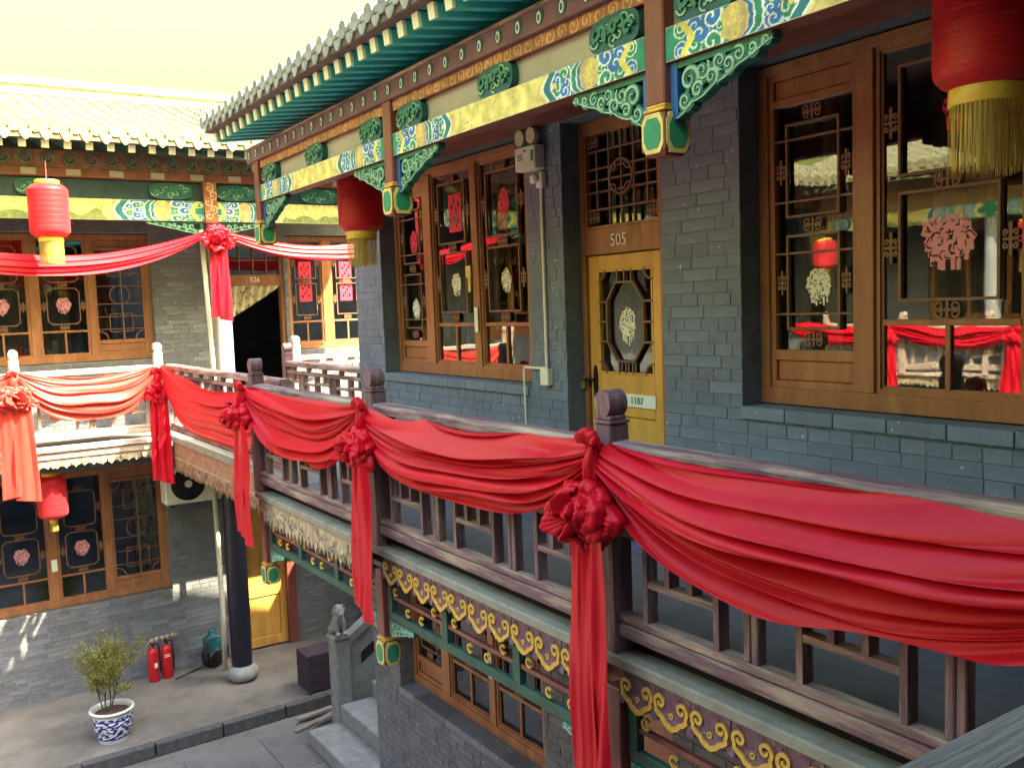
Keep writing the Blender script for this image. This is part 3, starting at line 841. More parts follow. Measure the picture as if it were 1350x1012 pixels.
g = MB().box(-60, 60, -60, 60, -.35, -.15).build('courtyard_ground', 'courtyard'); g['kind'] = 'structure'; g['label'] = 'dark grey courtyard paving below the galleries'
t = MB().add([(-9.0, 10.95, .0), (3.72, 11.30, .0), (6.6, 11.42, .0), (6.6, 13.41, .0), (-9.0, 13.41, .0),
              (-9.0, 10.95, -.16), (3.72, 11.30, -.16), (6.6, 11.42, -.16)],
             [(0, 1, 2, 3, 4), (0, 5, 6, 1), (1, 6, 7, 2)]).build('terrace', 'terrace')
t['kind'] = 'structure'; t['label'] = 'raised grey stone terrace along the far house'
# curb stones along the terrace edge, as pieces
a = Vector((-9.0, 10.94, 0)); b = Vector((6.6, 11.41, 0)); dirv = (b - a).normalized(); L = (b - a).length
cs = MB().cbox(0, .78, -.11, .02, -.148, .006, .008).mesh('curb_stone', 'curb')
k = 0
while k * .8 < L:
    o = place('curb_stone', cs, t, a + dirv * (k * .8) + Vector((0, rnd.uniform(-.004, .004), rnd.uniform(-.004, .003))), rotz=math.atan2(dirv.y, dirv.x)); k += 1
# paving slabs of the court, seams as real gaps
pv = [MB().cbox(.004, w - .004, .004, .996, -.02, 0, .004).mesh('paving_slab', 'courtyard') for w in (1.2, 1.5, .9)]
for j in range(3):
    x = -1.5 + (j % 2) * .45
    while x < 4.0:
        q = rnd.randrange(3); w = (1.2, 1.5, .9)[q]
        o = place('paving_slab', pv[q], g, (x, 7.82 + j * 1.0, -.133 + rnd.uniform(-.002, .002)), rotz=.0); x += w

# ------------------------------------------------------------------ right-hand house (s = -y, d = x - 3.6)
RH = thing('gallery_house', 'blue-grey painted brick house with door 505 and carved gallery on the right', 'house', (3.6, 0, 0), -PI / 2)
FL = 3.487
DO = -1.085
opsU = [(-3.31, -1.12, 4.43, 6.14), (-4.80, -3.89, FL - .01, 6.12), (-7.47, -5.20, 4.43, 6.14)]
brick_wall(RH, 'upper_wall', -8.02, 1.5, FL - .19, 6.34, opsU, 'painted_brick', 'painted_mortar', n_single=230, view=Vector((0, -3.6, 4.99)),
           zsee=(3.6, 6.1), ssee=(-8.1, -1.0), seed=3, joint=.005, proud=.004, mix=.6)
opsL = [(-7.47, -5.20, 1.57, 3.24), (-4.80, -3.89, -.15, 2.9), (-3.31, -1.12, 1.57, 3.24)]
brick_wall(RH, 'lower_wall', -8.02, 1.5, -.16, FL - .192, opsL, 'grey_brick', 'grey_mortar', n_single=70, view=Vector((0, -3.6, 4.99)),
           zsee=(-.2, 1.6), ssee=(-8.1, -5.2), seed=5, joint=.009)
# sill bricks
for (a_, b_, zz) in ((-3.31, -1.12, 4.43), (-7.47, -5.20, 4.43), (-7.47, -5.2, 1.57)):
    s = a_; sm = MB().cbox(.003, .277, -.016, .17, -.064, .0, .003).mesh('sill_brick', 'painted_brick' if zz > 3 else 'grey_brick')
    while s < b_ - .05:
        place('sill_brick', sm, RH, (s, 0, zz + rnd.uniform(0, .002)), scale=(min(1, (b_ - s) / .28), 1, 1)); s += .28
interior(RH, -7.98, 1.4, FL, 6.3); interior(RH, -7.98, 1.4, -.1, 3.27)
# raised gable end, added out of view and shaped to block sun
gw = MB().prism_along([(0.302, -.15), (9.0, -.15), (9.0, 6.4), (7.6, 8.6), (5.6, 9.12), (4.5, 9.45), (2.6, 9.2), (.6, 7.9), (.302, 7.0)], -8.02, -7.62).build('sun_block_gable', 'grey_brick', RH)

W3 = window(RH, -3.31, -1.12, 4.437, [('narrow', -3.25, -2.73), ('wide', -2.64, -1.95), ('wide', -1.86, -1.17)],
            cuts=[(('w', 1), -2.97, 5.03), (('p', 0), -2.30, 5.20), (('r', 0), -2.26, 5.74), (('p', 1), -1.5, 5.2)])
W2 = window(RH, -7.47, -5.20, 4.437, [('narrow', -7.42, -6.93), ('wide', -6.80, -6.16), ('wide', -6.07, -5.42)],
            cuts=[(('w', 0), -7.17, 4.98), (('r', 0), -7.17, 5.55), (('w', 1), -6.47, 5.17), (('f', 0), -6.45, 5.73), (('w', 0), -5.74, 5.17), (('r', 0), -5.74, 5.74)])
WL = window(RH, -7.47, -5.20, 1.577, [('narrow', -7.42, -6.93), ('wide', -6.80, -6.16), ('wide', -6.07, -5.42)], zt=1.66)
window(RH, -3.31, -1.12, 1.577, [('narrow', -3.25, -2.73), ('wide', -2.64, -1.95), ('wide', -1.86, -1.17)], zt=1.66)
MB().add([(-4.8, .2, -.1), (-3.89, .2, -.1), (-3.89, .2, 2.9), (-4.8, .2, 2.9)], [(0, 1, 2, 3)]).build('lower_door', 'window_wood', RH)
# stickers on the frames, curtain sheets and bedding seen behind the glass
MB().box(-6.135, -6.085, .1265, .1295, 4.79, 4.98).build('sticker', 'paper_white', W2)
MB().box(-6.20, -6.17, .122, .1295, 5.10, 5.24).build('sticker', 'yellow_paint', W2)
MB().box(-6.23, -6.16, .121, .1295, 5.21, 5.30).build('sticker', 'yellow_paint', W2)
MB().box(-6.135, -6.085, .1265, .1295, 2.05, 2.26).build('sticker', 'paper_white', WL)
def curtain(house, s0, s1, z0, z1, d, seed=0, material='curtain'):
    s = np.linspace(s0, s1, 60); z = np.linspace(z0, z1, 8)
    Sg, Zg = np.meshgrid(s, z, indexing='ij')
    D = d + .025 * np.sin(Sg * 42 + seed) + .012 * np.sin(Sg * 95 + Zg * 2)
    MB().grid(np.stack([Sg, D, Zg], -1)).build('curtain', material, house, smooth=True)
curtain(RH, -2.55, -2.20, 4.45, 6.2, .42, 1); curtain(RH, -3.3, -3.02, 4.45, 6.2, .42, 2); curtain(RH, -6.75, -6.2, 4.45, 6.2, .42, 3); curtain(RH, -7.45, -7.1, 4.45, 6.2, .42, 5)
MB().cbox(-6.0, -5.3, .5, 1.6, 1.5, 1.85, .05).build('bed', 'bed_white', RH)

# door 505 (leaf, transom lattice, fittings)
D_ = .15
mb = MB().cbox(-4.80, -4.76, D_ - .01, D_ + .09, FL, 6.12, .004).cbox(-4.06, -3.89, D_ - .01, D_ + .09, FL, 6.12, .004)
mb.cbox(-4.76, -4.06, D_ - .008, D_ + .09, 6.05, 6.12, .004).cbox(-4.76, -4.06, D_ - .006, D_ + .08, 5.285, 5.445, .004)
door = mb.build('door', 'window_wood', RH)
ls0, ls1, lz0, lz1 = -4.755, -4.065, FL + .02, 5.278
mb = MB()
for (a_, b_, c_, d_) in ((ls0, ls0 + .095, lz0, lz1), (ls1 - .085, ls1, lz0, lz1)): mb.cbox(a_, b_, D_ + .012, D_ + .055, c_, d_, .004)
for (c_, d_) in ((5.185, lz1), (4.27, 4.535), (3.86, 3.95), (lz0, lz0 + .12)): mb.cbox(ls0 + .095, ls1 - .085, D_ + .013, D_ + .055, c_, d_, .004)
leaf = mb.build('door_leaf', 'door_wood', door)
for (c_, d_) in ((3.95, 4.27), (lz0 + .12, 3.86)): MB().cbox(ls0 + .095, ls1 - .085, D_ + .026, D_ + .05, c_, d_, .01).build('door_panel', 'door_wood', door)
A, B, zl, zh = ls0 + .095, ls1 - .085, 4.535, 5.185
mbm = MB(); 
for (a_, b_, c_, d_) in ((A, A + .012, zl, zh), (B - .012, B, zl, zh), (A + .012, B - .012, zl, zl + .012), (A + .012, B - .012, zh - .012, zh)): mbm.box(a_, b_, D_ + .010, D_ + .04, c_, d_)
mbm.build('glazing_bead', 'door_wood', door)
MB().add([(A, D_ + .035, zl), (B, D_ + .035, zl), (B, D_ + .035, zh), (A, D_ + .035, zh)], [(0, 1, 2, 3)]).build('pane', 'glass', door)
oA, oB, oL, oH, cc = A + .085, B - .085, zl + .08, zh - .08, .09
MB().ribbon([(oA + cc, oL), (oB - cc, oL), (oB, oL + cc * 1.3), (oB, oH - cc * 1.3), (oB - cc, oH), (oA + cc, oH), (oA, oH - cc * 1.3), (oA, oL + cc * 1.3)], .014, D_ + .006, D_ + .028, closed=True).build('lattice_frame', 'lattice_wood', door)
mid = (A + B) / 2
for q in (-.065, 0, .065):
    glazing_bar(door, mid + q - .006, mid + q + .006, zl, oL - .005, D_ + .008, D_ + .028); glazing_bar(door, mid + q - .006, mid + q + .006, oH + .005, zh, D_ + .008, D_ + .028)
for z in (zl + .20, (zl + zh) / 2, zh - .20):
    glazing_bar(door, A, oA - .005, z - .006, z + .006, D_ + .008, D_ + .028); glazing_bar(door, oB + .005, B, z - .006, z + .006, D_ + .008, D_ + .028)
for sx, a0 in ((A, 0), (B, PI / 2)):
    MB().ribbon(arc(sx, zl, .07, a0, a0 + PI / 2, 10), .011, D_ + .005, D_ + .028).build('lattice_corner', 'lattice_wood', door)
    MB().ribbon(arc(sx, zh, .07, -PI / 2 if sx == A else PI, 0 if sx == A else 3 * PI / 2, 10), .011, D_ + .005, D_ + .028).build('lattice_corner', 'lattice_wood', door)
stick(door, cut_mesh('paper_white', .19, .27, 33), mid, D_ + .032, 4.83)
# transom
A, B, zl, zh = -4.76, -4.06, 5.445, 6.05
MB().add([(A, D_ + .05, zl), (B, D_ + .05, zl), (B, D_ + .05, zh), (A, D_ + .05, zh)], [(0, 1, 2, 3)]).build('pane', 'glass', door)
mbm = MB()
for (a_, b_, c_, d_) in ((A, A + .02, zl, zh), (B - .02, B, zl, zh), (A + .02, B - .02, zl, zl + .02), (A + .02, B - .02, zh - .02, zh)): mbm.box(a_, b_, D_ + .002, D_ + .04, c_, d_)
mbm.build('glazing_bead', 'window_wood', door)
w = B - A; h = zh - zl
for q in (.165, .335, .5, .665, .835):
    if q == .5: glazing_bar(door, A + q*w - .006, A + q*w + .006, zl, zh, D_ + .012, D_ + .03)
    else: glazing_bar(door, A + q*w - .006, A + q*w + .006, zl + (.0 if q in (.335, .665) else .2*h), zh - (.0 if q in (.335, .665) else .18*h), D_ + .012, D_ + .03)
for q in (.2, .38, .62, .8): glazing_bar(door, A, B, zl + q*h - .006, zl + q*h + .006, D_ + .014, D_ + .03)
glazing_bar(door, A, B, zl + .5*h - .006, zl + .5*h + .006, D_ + .015, D_ + .03)
MB().ribbon(arc(A + w/2, zl + h/2, .105, 0, 2*PI, 29)[:-1], .014, D_ + .006, D_ + .03, closed=True).build('lattice_frame', 'lattice_wood', door)
for k in range(4): 
    MB().ribbon(arc(A + w/2 + .1*math.cos(k*PI/2 + PI/4), zl + h/2 + .1*math.sin(k*PI/2 + PI/4), .03, k*PI/2 + PI*.75, k*PI/2 + PI*1.75, 8), .010, D_ + .004, D_ + .03).build('lattice_curl', 'lattice_wood', door)
for sx, sz in ((.1, .12), (.9, .12), (.1, .9), (.9, .9)): place('knot', KNOT, door, (A + sx*w, D_ + .02, zl + sz*h))
text('room_number', '505', .105, 'paper_white', door, (-4.42, D_ - .012, 5.362), (PI / 2, 0, 0))
hd = MB()
for sx in (-4.775, -4.70): hd.add([(sx + .016*math.cos(a) , D_ - .004, 4.47 + .11*math.sin(a)) for a in np.linspace(0, 2*PI, 16, endpoint=False)] + [(sx + .016*math.cos(a) , D_ + .014, 4.47 + .11*math.sin(a)) for a in np.linspace(0, 2*PI, 16, endpoint=False)],
    [tuple(range(16)), tuple(range(31, 15, -1))] + [(i, i+16, (i+1) % 16 + 16, (i+1) % 16) for i in range(16)])
hd.tube([(-4.775, D_ - .004, 4.49), (-4.775, D_ - .03, 4.49), (-4.70, D_ - .03, 4.49), (-4.70, D_ - .004, 4.49)], .009, 6)
hd.build('door_handle', 'black_metal', door)
pl = MB().cbox(-4.815, -4.765, D_ - .045, D_ - .018, 4.43, 4.475, .004); pl.tube([(-4.81, D_ - .03, 4.47), (-4.805, D_ - .03, 4.505), (-4.79, D_ - .03, 4.515), (-4.775, D_ - .03, 4.505), (-4.772, D_ - .03, 4.47)], .004, 6)
tag(pl.build('padlock', 'brass', None, loc=None), 'small brass padlock hanging from the handle of door 505', 'padlock').matrix_world = Matrix.Translation((3.6, 0, 0)) @ Matrix.Rotation(-PI / 2, 4, 'Z')
sign = MB().cbox(-4.67, -4.135, D_ + .002, D_ + .012, 4.335, 4.415, .002).build('door_plaque', 'white_paint', door)
text('plaque_text', '1187', .06, 'sign_green', sign, (-4.30, D_ - .001, 4.375), (PI / 2, 0, 0), .001)

# gallery deck and its edge
MB().box(-7.75, 1.5, -.99, 0.0, FL - .15, FL - .004).build('gallery_floor', 'deck_concrete', RH)
MB().box(-7.72, 1.0, -1.03, -1.0, FL - .02, FL + .07).build('gap_shade_strip', 'gap_shade_strip', RH)  # near-black strip standing in for the shade under the bottom rail
s = -7.75
while s < 1.0:
    e_ = min(s + 2.34, 1.0)
    MB().cbox(s + .004, e_ - .004, -1.15, -1.0, FL - .05, FL + .003, .008).build('deck_nosing', 'deck_edge', RH); s = e_
MB().box(-7.74, 1.0, -1.02, -.9, FL - .17, FL - .052).build('edge_beam', 'purple_board', RH)

def valance_unit(P=.21):
    poly = [(0, 0), (P, 0), (P, -.125)]
    bot = []
    for q in np.linspace(1, 0, 15):
        u = abs(q - .5) * 2; z = -.172 + .05 * u ** 1.2 + .006 * math.cos(q * 50)
        bot.append((q * P, z))
    poly = [(0, 0), (P, 0)] + bot
    panel = MB().prism(poly, -.012, .012)
    g = MB(); cx = P / 2
    for sg in (-1, 1):
        sp = spiral(cx + sg * .062, -.066, .034, 1.15, a0=(PI * 1.25 if sg < 0 else -PI * .25), ccw=(sg > 0), r1=.25, n=20)[::-1]
        path = np.concatenate([sp, [(cx + sg * .088, -.105), (cx + sg * .066, -.122), (cx + sg * .05, -.130), (cx + sg * .036, -.147), (cx + sg * .015, -.155), (cx, -.165)]])
        g.ribbon(path, np.concatenate([np.linspace(.011, .018, 20), np.full(6, .021)]), -.022, -.010)
    a = np.linspace(0, 2*PI, 12, endpoint=False)
    g.ribbon([(cx + .010*math.cos(t), -.108 + .010*math.sin(t)) for t in a], .006, -.019, -.011, closed=True)
    petal = MB()
    for sg in (0, P): petal.add([(sg + .022*math.cos(t), -.016, -.135 + .022*math.sin(t)) for t in a] + [(sg + .022*math.cos(t), .010, -.135 + .022*math.sin(t)) for t in a], [tuple(range(12))] + [(i, i+12, (i+1) % 12+12, (i+1) % 12) for i in range(12)])
    f = MB()
    r = random.Random(4)
    for k in range(9): f.ribbon(spiral(r.uniform(.01, P-.01), r.uniform(-.02, -.10), .016, .9, a0=r.uniform(0, 6), n=10), .004, -.0145, -.011)
    return panel.mesh('valance_panel', 'valance_purple'), g.mesh('gold_scroll', 'gold_paint'), petal.mesh('petal', 'valance_purple'), f.mesh('fine_relief', 'valance_purple')
VU = valance_unit()
s = -5.30
while s < .9:
    if not (-3.17 < s + .1 < -2.98):
        o = place('valance_panel', VU[0], RH, (s, -1.115 + rnd.uniform(-.003, .003), FL - .052), scale=(rnd.uniform(.97, 1.0), 1, rnd.uniform(.93, 1.06))); place('gold_scroll', VU[1], o); place('petal', VU[2], o, kind='stuff'); place('fine_relief', VU[3], o, kind='stuff')
    s += .2105
def rough_valance(house, s0, s1, d, ztop, h, tooth, material, seed, name='carved_valance'):
    r = random.Random(seed); n = max(2, int((s1 - s0) / tooth)); st = (s1 - s0) / n
    for k in range(0, n, 4):
        m_ = min(4, n - k); a0 = s0 + k * st; bot = []
        for j in range(m_):
            hh = h * r.uniform(.88, 1.08)
            bot += [(a0 + (j + .12) * st, ztop - hh * .78), (a0 + (j + .35) * st, ztop - hh * .9), (a0 + (j + .5) * st, ztop - hh * 1.05), (a0 + (j + .68) * st, ztop - hh * .88), (a0 + (j + .95) * st, ztop - hh * .76)]
        poly = [(a0, ztop), (a0 + m_ * st, ztop)] + bot[::-1]
        o = MB().prism(poly, d - .012, d + .012).build(name, material, house)
        f = MB()
        for j in range(m_ * 3): f.ribbon(spiral(a0 + r.uniform(.02, m_ * st - .02), ztop - h * r.uniform(.2, .8), .022, 1.1, a0=r.uniform(0, 6), n=12), .008, d - .020, d - .010)
        f.build('relief_scroll', material, o, kind='stuff')
rough_valance(RH, -7.72, -5.50, -1.115, FL - .05, .21, .075, 'valance_weathered', 3)

# frets hanging under the deck
def fret(house, s0, s1, d, z0, z1, seed=1):
    root = MB().cbox(s0, s1, d - .018, d + .018, z0, z0 + .055, .004).build('fret_rail', 'fret_green', house)
    MB().cbox(s0, s1, d - .016, d + .016, z1 - .04, z1, .004).build('upper_rail', 'fret_green', root)
    MB().box(s0, s1, d - .012, d + .012, (z0 + z1) / 2 - .005, (z0 + z1) / 2 + .018).build('middle_rail', 'dark_red_wood', root)
    n = max(1, round((s1 - s0) / .74)); st = (s1 - s0) / n
    for k in range(n + 1):
        s = s0 + k * st; s = min(max(s, s0 + .03), s1 - .03)
        MB().box(s - .03, s + .03, d - .020, d + .020, z0 + .055, z1 - .04).build('fret_stile', 'fret_green', root)
        if k < n:
            for q in (.16, .38, .62, .84):
                x = s0 + (k + q) * st
                c = MB().ribbon(arc(x, (z0 + (z1 - z0) * (.35 if q in (.38, .62) else .68)), .022, .6, 2*PI - .6, 10), .012, d - .024, d - .012)
                c.build('gold_curl', 'gold_paint', root)
    for a_, m_ in ((s0 + .02, False), (s1 - .02, True)): put_carving(house, 'fret_bracket', .34, .105, a_, d, z0, 8, m_, blue=False)
    return root
for (a_, b_) in ((-7.58, -5.44), (-5.32, -3.10), (-2.98, -.72)): fret(RH, a_, b_, -1.08, 3.02, 3.31)
for s in (-7.65, -5.38, -3.04, -.66): hanging_post(RH, s, -1.08, 3.33, 2.70, .095, name='lower_hanging_post')

# eave: posts, painted beams, purlin, boards, rafters
PS = [-7.27, -4.95, -2.68, -.41]
for s in PS: hanging_post(RH, s, DO, 6.19, 5.53)
BL = 2.27 - .115
beam_me = painted_grid('painted_face', BL, .125, .0042, paint_beam(BL, .125, True, 5))
for k in range(3):
    s = PS[k] + .0575
    Lk = PS[k + 1] - PS[k] - .115
    bm = MB().cbox(s, s + Lk, DO - .042, DO + .05, 5.865, 5.99, .004).build('painted_beam', 'beam_red', RH)
    place('painted_face', beam_me, bm, (s, DO - .0445, 5.865), scale=(Lk / BL, 1, 1))
    put_carving(RH, 'carved_bracket', .50, .21, s, DO, 5.863, 2)
    put_carving(RH, 'carved_bracket', .50, .21, s + Lk, DO, 5.863, 2, mirror=True)
    for q in (.09, .5, .91):
        o = place('carved_boss', BOSS[0], RH, (s + q * Lk, DO + .015, 6.058)); place('painted_edge', BOSS[1], o); place('scrollwork', BOSS[2], o)
# short bay that runs out of the picture near the camera
MB().cbox(-.35, 1.2, DO - .042, DO + .05, 5.865, 5.99, .004).build('painted_beam', 'beam_red', RH)
MB().box(-7.42, 1.2, DO + .005, DO + .03, 5.992, 6.12).build('infill_board', 'plaster', RH)
MB().cbox(-7.42, 1.2, DO - .03, DO + .05, 6.12, 6.178, .004).build('purlin', 'beam_red', RH)
strip_me = painted_grid('painted_face', 1.70, .06, .0045, paint_scrollstrip)
for k in range(5): place('painted_face', strip_me, RH, (-7.40 + 1.70 * k, DO - .0325, 6.119))
MB().cbox(-7.44, 1.2, DO - .065, DO + .03, 6.18, 6.28, .004).build('eye_board', 'purple_board', RH)
MB().tube([(-7.44, DO - .068, 6.286), (1.2, DO - .068, 6.288)], .010, 6).build('board_moulding', 'rail_wood', RH)
e1 = MB(); n = 16
def disc(rw, rh, d, cz=0.0): return [(rw * math.cos(2*PI*i/n), d, cz + rh * math.sin(2*PI*i/n)) for i in range(n)]
eye = [MB().add(disc(.032, .036, -.003, .004), [tuple(range(n))]).mesh('eye_ground', 'teal_dark'), MB().add(disc(.017, .027, -.005), [tuple(range(n))]).mesh('eye_white', 'white_paint'), MB().add(disc(.008, .016, -.007, -.002), [tuple(range(n))]).mesh('eye_pupil', 'carve_blue')]
s = -7.36
while s < .2:
    o = place('eye_ground', eye[0], RH, (s, DO - .065, 6.232)); place('eye_white', eye[1], o); place('eye_pupil', eye[2], o); s += .1655
def rafters(house, s0, s1, step, d_tip, z_tip, d_in, z_in, w=.058, h=.07, bodymat='teal_paint'):
    L_ = math.hypot(d_in - d_tip, z_in - z_tip); ang = math.atan2(z_in - z_tip, d_in - d_tip)
    rm = MB().cbox(-w/2, w/2, 0, L_, 0, h, .003).mesh('rafter', bodymat)
    em = MB().box(-w/2 - .001, w/2 + .001, -.006, .012, -.001, h + .001).mesh('rafter_end', 'rafter_end')
    s = s0
    while s < s1:
        o = place('rafter', rm, house, (s, d_tip, z_tip)); o.rotation_euler = (ang, 0, 0); place('rafter_end', em, o); s += step
rafters(RH, -7.36, 1.1, .158, -1.40, 6.325, .0, 6.50)
MB().add([(-7.42, -1.42, 6.40), (1.2, -1.42, 6.40), (1.2, .05, 6.60), (-7.42, .05, 6.60)], [(0, 1, 2, 3)]).build('roof_boarding', 'teal_paint', RH)
MB().cbox(-7.44, 1.2, -1.47, -1.39, 6.40, 6.452, .006).build('eave_board', 'eave_board', RH)
MB().box(-7.42, 1.3, DO + .06, .0, 6.13, 6.16).build('gallery_ceiling', 'dark_red_wood', RH)
roof(RH, -7.44, 1.4, -1.47, 6.462, 2.5, 8.6, .160, 'tile_right', rad=.046, drip_h=.055, slab=.02)


# ------------------------------------------------------------------ far house (s = x, d = y - 13.4)
FH = thing('gallery_house', 'grey brick house with sunlit tile roof across the far end of the court', 'house', (0, 13.4, 0), 0)
FS0, FS1 = -9.2, 6.62
opsU = [(.05, 3.0, 4.43, 6.14), (4.0, 4.88, 3.4, 6.05), (4.93, 6.5, 4.43, 6.14), (-3.6, -.65, 4.43, 6.14), (-7.3, -4.35, 4.43, 6.14)]
brick_wall(FH, 'upper_wall', FS0, FS1, 3.30, 7.0, opsU, 'grey_brick', 'grey_mortar', seed=11, n_single=60, view=Vector((0, -13.4, 4.99)), zsee=(3.6, 5.9), ssee=(3.0, 4.0))
opsL = [(.05, 3.0, 1.17, 3.0), (3.93, 4.80, -.01, 2.5), (-3.6, -.65, 1.17, 3.0), (-7.3, -4.35, 1.17, 3.0)]
brick_wall(FH, 'lower_wall', FS0, FS1, -.15, 3.298, opsL, 'grey_brick', 'grey_mortar', seed=12, n_single=240, view=Vector((0, -13.4, 4.99)), zsee=(-.02, 1.6), ssee=(.6, 5.2), joint=.009)
interior(FH, FS0 + .1, FS1 - .1, FL, 6.9); interior(FH, FS0 + .1, FS1 - .1, -.1, 3.28)
sash3 = [('narrow', .12, .74), ('wide', .84, 1.49), ('wide', 1.59, 2.20), ('narrow', 2.28, 2.92)]
pc = [(('p', 1), 1.90, 5.20), (('p', 1), 1.17, 5.20)]
fw = window(FH, .05, 3.0, 4.437, sash3, d=.13, far=True, cuts=pc)
fl = window(FH, .05, 3.0, 1.18, sash3, d=.13, far=True, zt=1.80, cuts=[(('p', 1), 1.90, 1.94), (('p', 1), 1.17, 1.94)])
MB().box(1.505, 1.575, .104, .113, 1.68, 1.84).build('sticker', 'paper_white', fl)
window(FH, 4.93, 6.5, 4.437, [('wide', 5.0, 5.52), ('wide', 5.66, 6.18)], d=.13, cuts=[(('f', 0), 5.26, 5.60), (('f', 0), 5.92, 5.60), (('f', 0), 5.26, 5.3), (('f', 0), 5.92, 5.3)])
for off in (-3.65, -7.35):
    ss = [(t_, a_ + off, b_ + off) for t_, a_, b_ in sash3]
    window(FH, .05 + off, 3.0 + off, 4.437, ss, d=.13, far=True); window(FH, .05 + off, 3.0 + off, 1.18, ss, d=.13, far=True, zt=1.80)
curtain(FH, 2.6, 2.9, 1.3, 2.95, .30, 2, 'floral'); curtain(FH, .9, 1.5, 4.5, 6.1, .5, 4); curtain(FH, 1.65, 2.0, 4.5, 6.1, .5, 9)
# bedding behind the lower panes
MB().cbox(.3, 2.6, .5, 1.6, .9, 1.42, .06).build('bed', 'bed_white', FH)
# upper doorway 526: frame, transom, half-open dark
mb = MB().cbox(4.0, 4.05, .05, .16, FL, 6.05, .004).cbox(4.83, 4.88, .05, .16, FL, 6.05, .004).cbox(4.05, 4.83, .052, .16, 5.40, 5.56, .004).cbox(4.05, 4.83, .052, .16, 5.98, 6.05, .004)
dr2 = mb.build('doorway', 'window_wood', FH)
MB().add([(4.05, .1, 5.56), (4.83, .1, 5.56), (4.83, .1, 5.98), (4.05, .1, 5.98)], [(0, 1, 2, 3)]).build('pane', 'glass', dr2)
for q in (4.24, 4.44, 4.64): glazing_bar(dr2, q - .008, q + .008, 5.56, 5.98, .07, .095)
glazing_bar(dr2, 4.05, 4.83, 5.76, 5.776, .072, .095)
text('room_number', '526', .10, 'paper_white', dr2, (4.45, .048, 5.485), (PI / 2, 0, 0))
# lower yellow door
mb = MB().cbox(3.93, 3.99, .06, .16, 0, 2.5, .004).cbox(3.99, 4.66, .062, .16, 2.42, 2.5, .004)
dl = mb.build('lower_door', 'window_wood', FH)
mb = MB().cbox(3.99, 4.09, .08, .13, .02, 2.42, .004).cbox(4.56, 4.66, .08, .13, .02, 2.42, .004)
for (c_, d_) in ((.02, .16), (.78, .95), (2.3, 2.42)): mb.cbox(4.09, 4.56, .081, .13, c_, d_, .004)
mb.build('door_leaf', 'door_wood', dl)
MB().cbox(4.09, 4.56, .098, .125, .16, .78, .012).build('door_panel', 'door_wood', dl); MB().cbox(4.09, 4.56, .098, .125, .95, 2.3, .012).build('door_panel', 'door_wood', dl)
MB().cbox(4.66, 4.80, -.01, .14, 0, 2.5, .006).build('door_post', 'dark_red_wood', dl)
# deck, nosing, fascia
MB().box(FS0, FS1, -1.20, 0.0, FL - .13, FL).build('gallery_floor', 'deck_concrete', FH)
MB().cbox(FS0, 2.78, -1.30, -1.20, FL - .045, FL + .02, .008).build('deck_nosing', 'rail_wood_far', FH)
MB().cbox(FS0, 2.78, -1.27, -1.202, FL - .13, FL - .048, .006).build('edge_board', 'rail_wood_far', FH)
rough_valance(FH, -4.0, 2.76, -1.235, FL - .132, .11, .10, 'valance_weathered', 9)
MB().box(4.04, FS1, -1.26, -1.202, FL - .30, FL + .004).build('edge_board', 'valance_weathered', FH)  # board added on the stairwell side to trim the sun patch below
# column line
UC = MB().lathe([(.128, 0), (.126, 1.2), (.120, 2.70)], 20, 3.62, -1.03, FL + .06).build('upper_column', 'column_grey', FH, smooth=True)
MB().lathe([(.0, .0), (.17, .0), (.19, .03), (.17, .06), (.13, .065)], 20, 3.62, -1.03, FL).build('column_base', 'stone', UC, smooth=True)
LC = MB().lathe([(.135, 0), (.145, .8), (.135, 3.0)], 24, 3.64, -.92, .21).build('lower_column', 'black_column', FH, smooth=True)
MB().lathe([(0, 0), (.15, 0), (.205, .05), (.215, .11), (.19, .17), (.15, .205), (.14, .215)], 24, 3.64, -.92, .0).build('column_base', 'stone', LC, smooth=True)
# eave of the far house
DB = -1.17
PF = [-4.3, -.4, 3.50, 6.5]
fb_me = painted_grid('painted_face', 3.9, .25, .007, paint_beam(3.9, .25, False, 8, k=.5))
for k in range(3):
    a_, b_ = PF[k], PF[k + 1]; Lk = b_ - a_
    bm = MB().cbox(a_, b_, DB - .05, DB + .06, 6.19, 6.44, .005).build('painted_beam', 'beam_red', FH)
    place('painted_face', fb_me, bm, (a_, DB - .0525, 6.19), scale=(Lk / 3.9, 1, 1))
    put_carving(FH, 'carved_bracket', .72, .17, a_ + .09, DB, 6.188, 5, blue=False); put_carving(FH, 'carved_bracket', .72, .17, b_ - .09, DB, 6.188, 5, mirror=True, blue=False)
    for q in (.12, .5, .88):
        o = place('carved_boss', BOSS[0], FH, (a_ + q * Lk, DB + .02, 6.56), scale=(1.7, 1, 1.4)); place('painted_edge', BOSS[1], o); place('scrollwork', BOSS[2], o)
def paint_post(s, z):
    col = np.empty(s.shape + (3,)); col[:] = REDB
    R, v, w = swirl_field(s, z, [(.05, .08, .05), (.11, .16, .05), (.05, .25, .05), (.11, .34, .05), (.07, .43, .05)], 8)
    col[(v > .45) & (R < 1.2)] = np.array((.68, .48, .25)); return col
pp = painted_grid('painted_face', .16, .5, .006, paint_post)
for s in PF[1:3]:
    o = MB().cbox(s - .08, s + .08, DB - .10, DB + .06, 6.16, 6.70, .006).build('beam_post', 'beam_red', FH); place('painted_face', pp, o, (s - .08, DB - .103, 6.18))
MB().box(FS0, FS1, DB + .01, DB + .04, 6.44, 6.68).build('infill_board', 'navy_board', FH)
MB().cbox(FS0, FS1, DB - .05, DB + .05, 6.682, 6.79, .005).build('purlin', 'beam_red', FH)
k = 0; s = -2.0
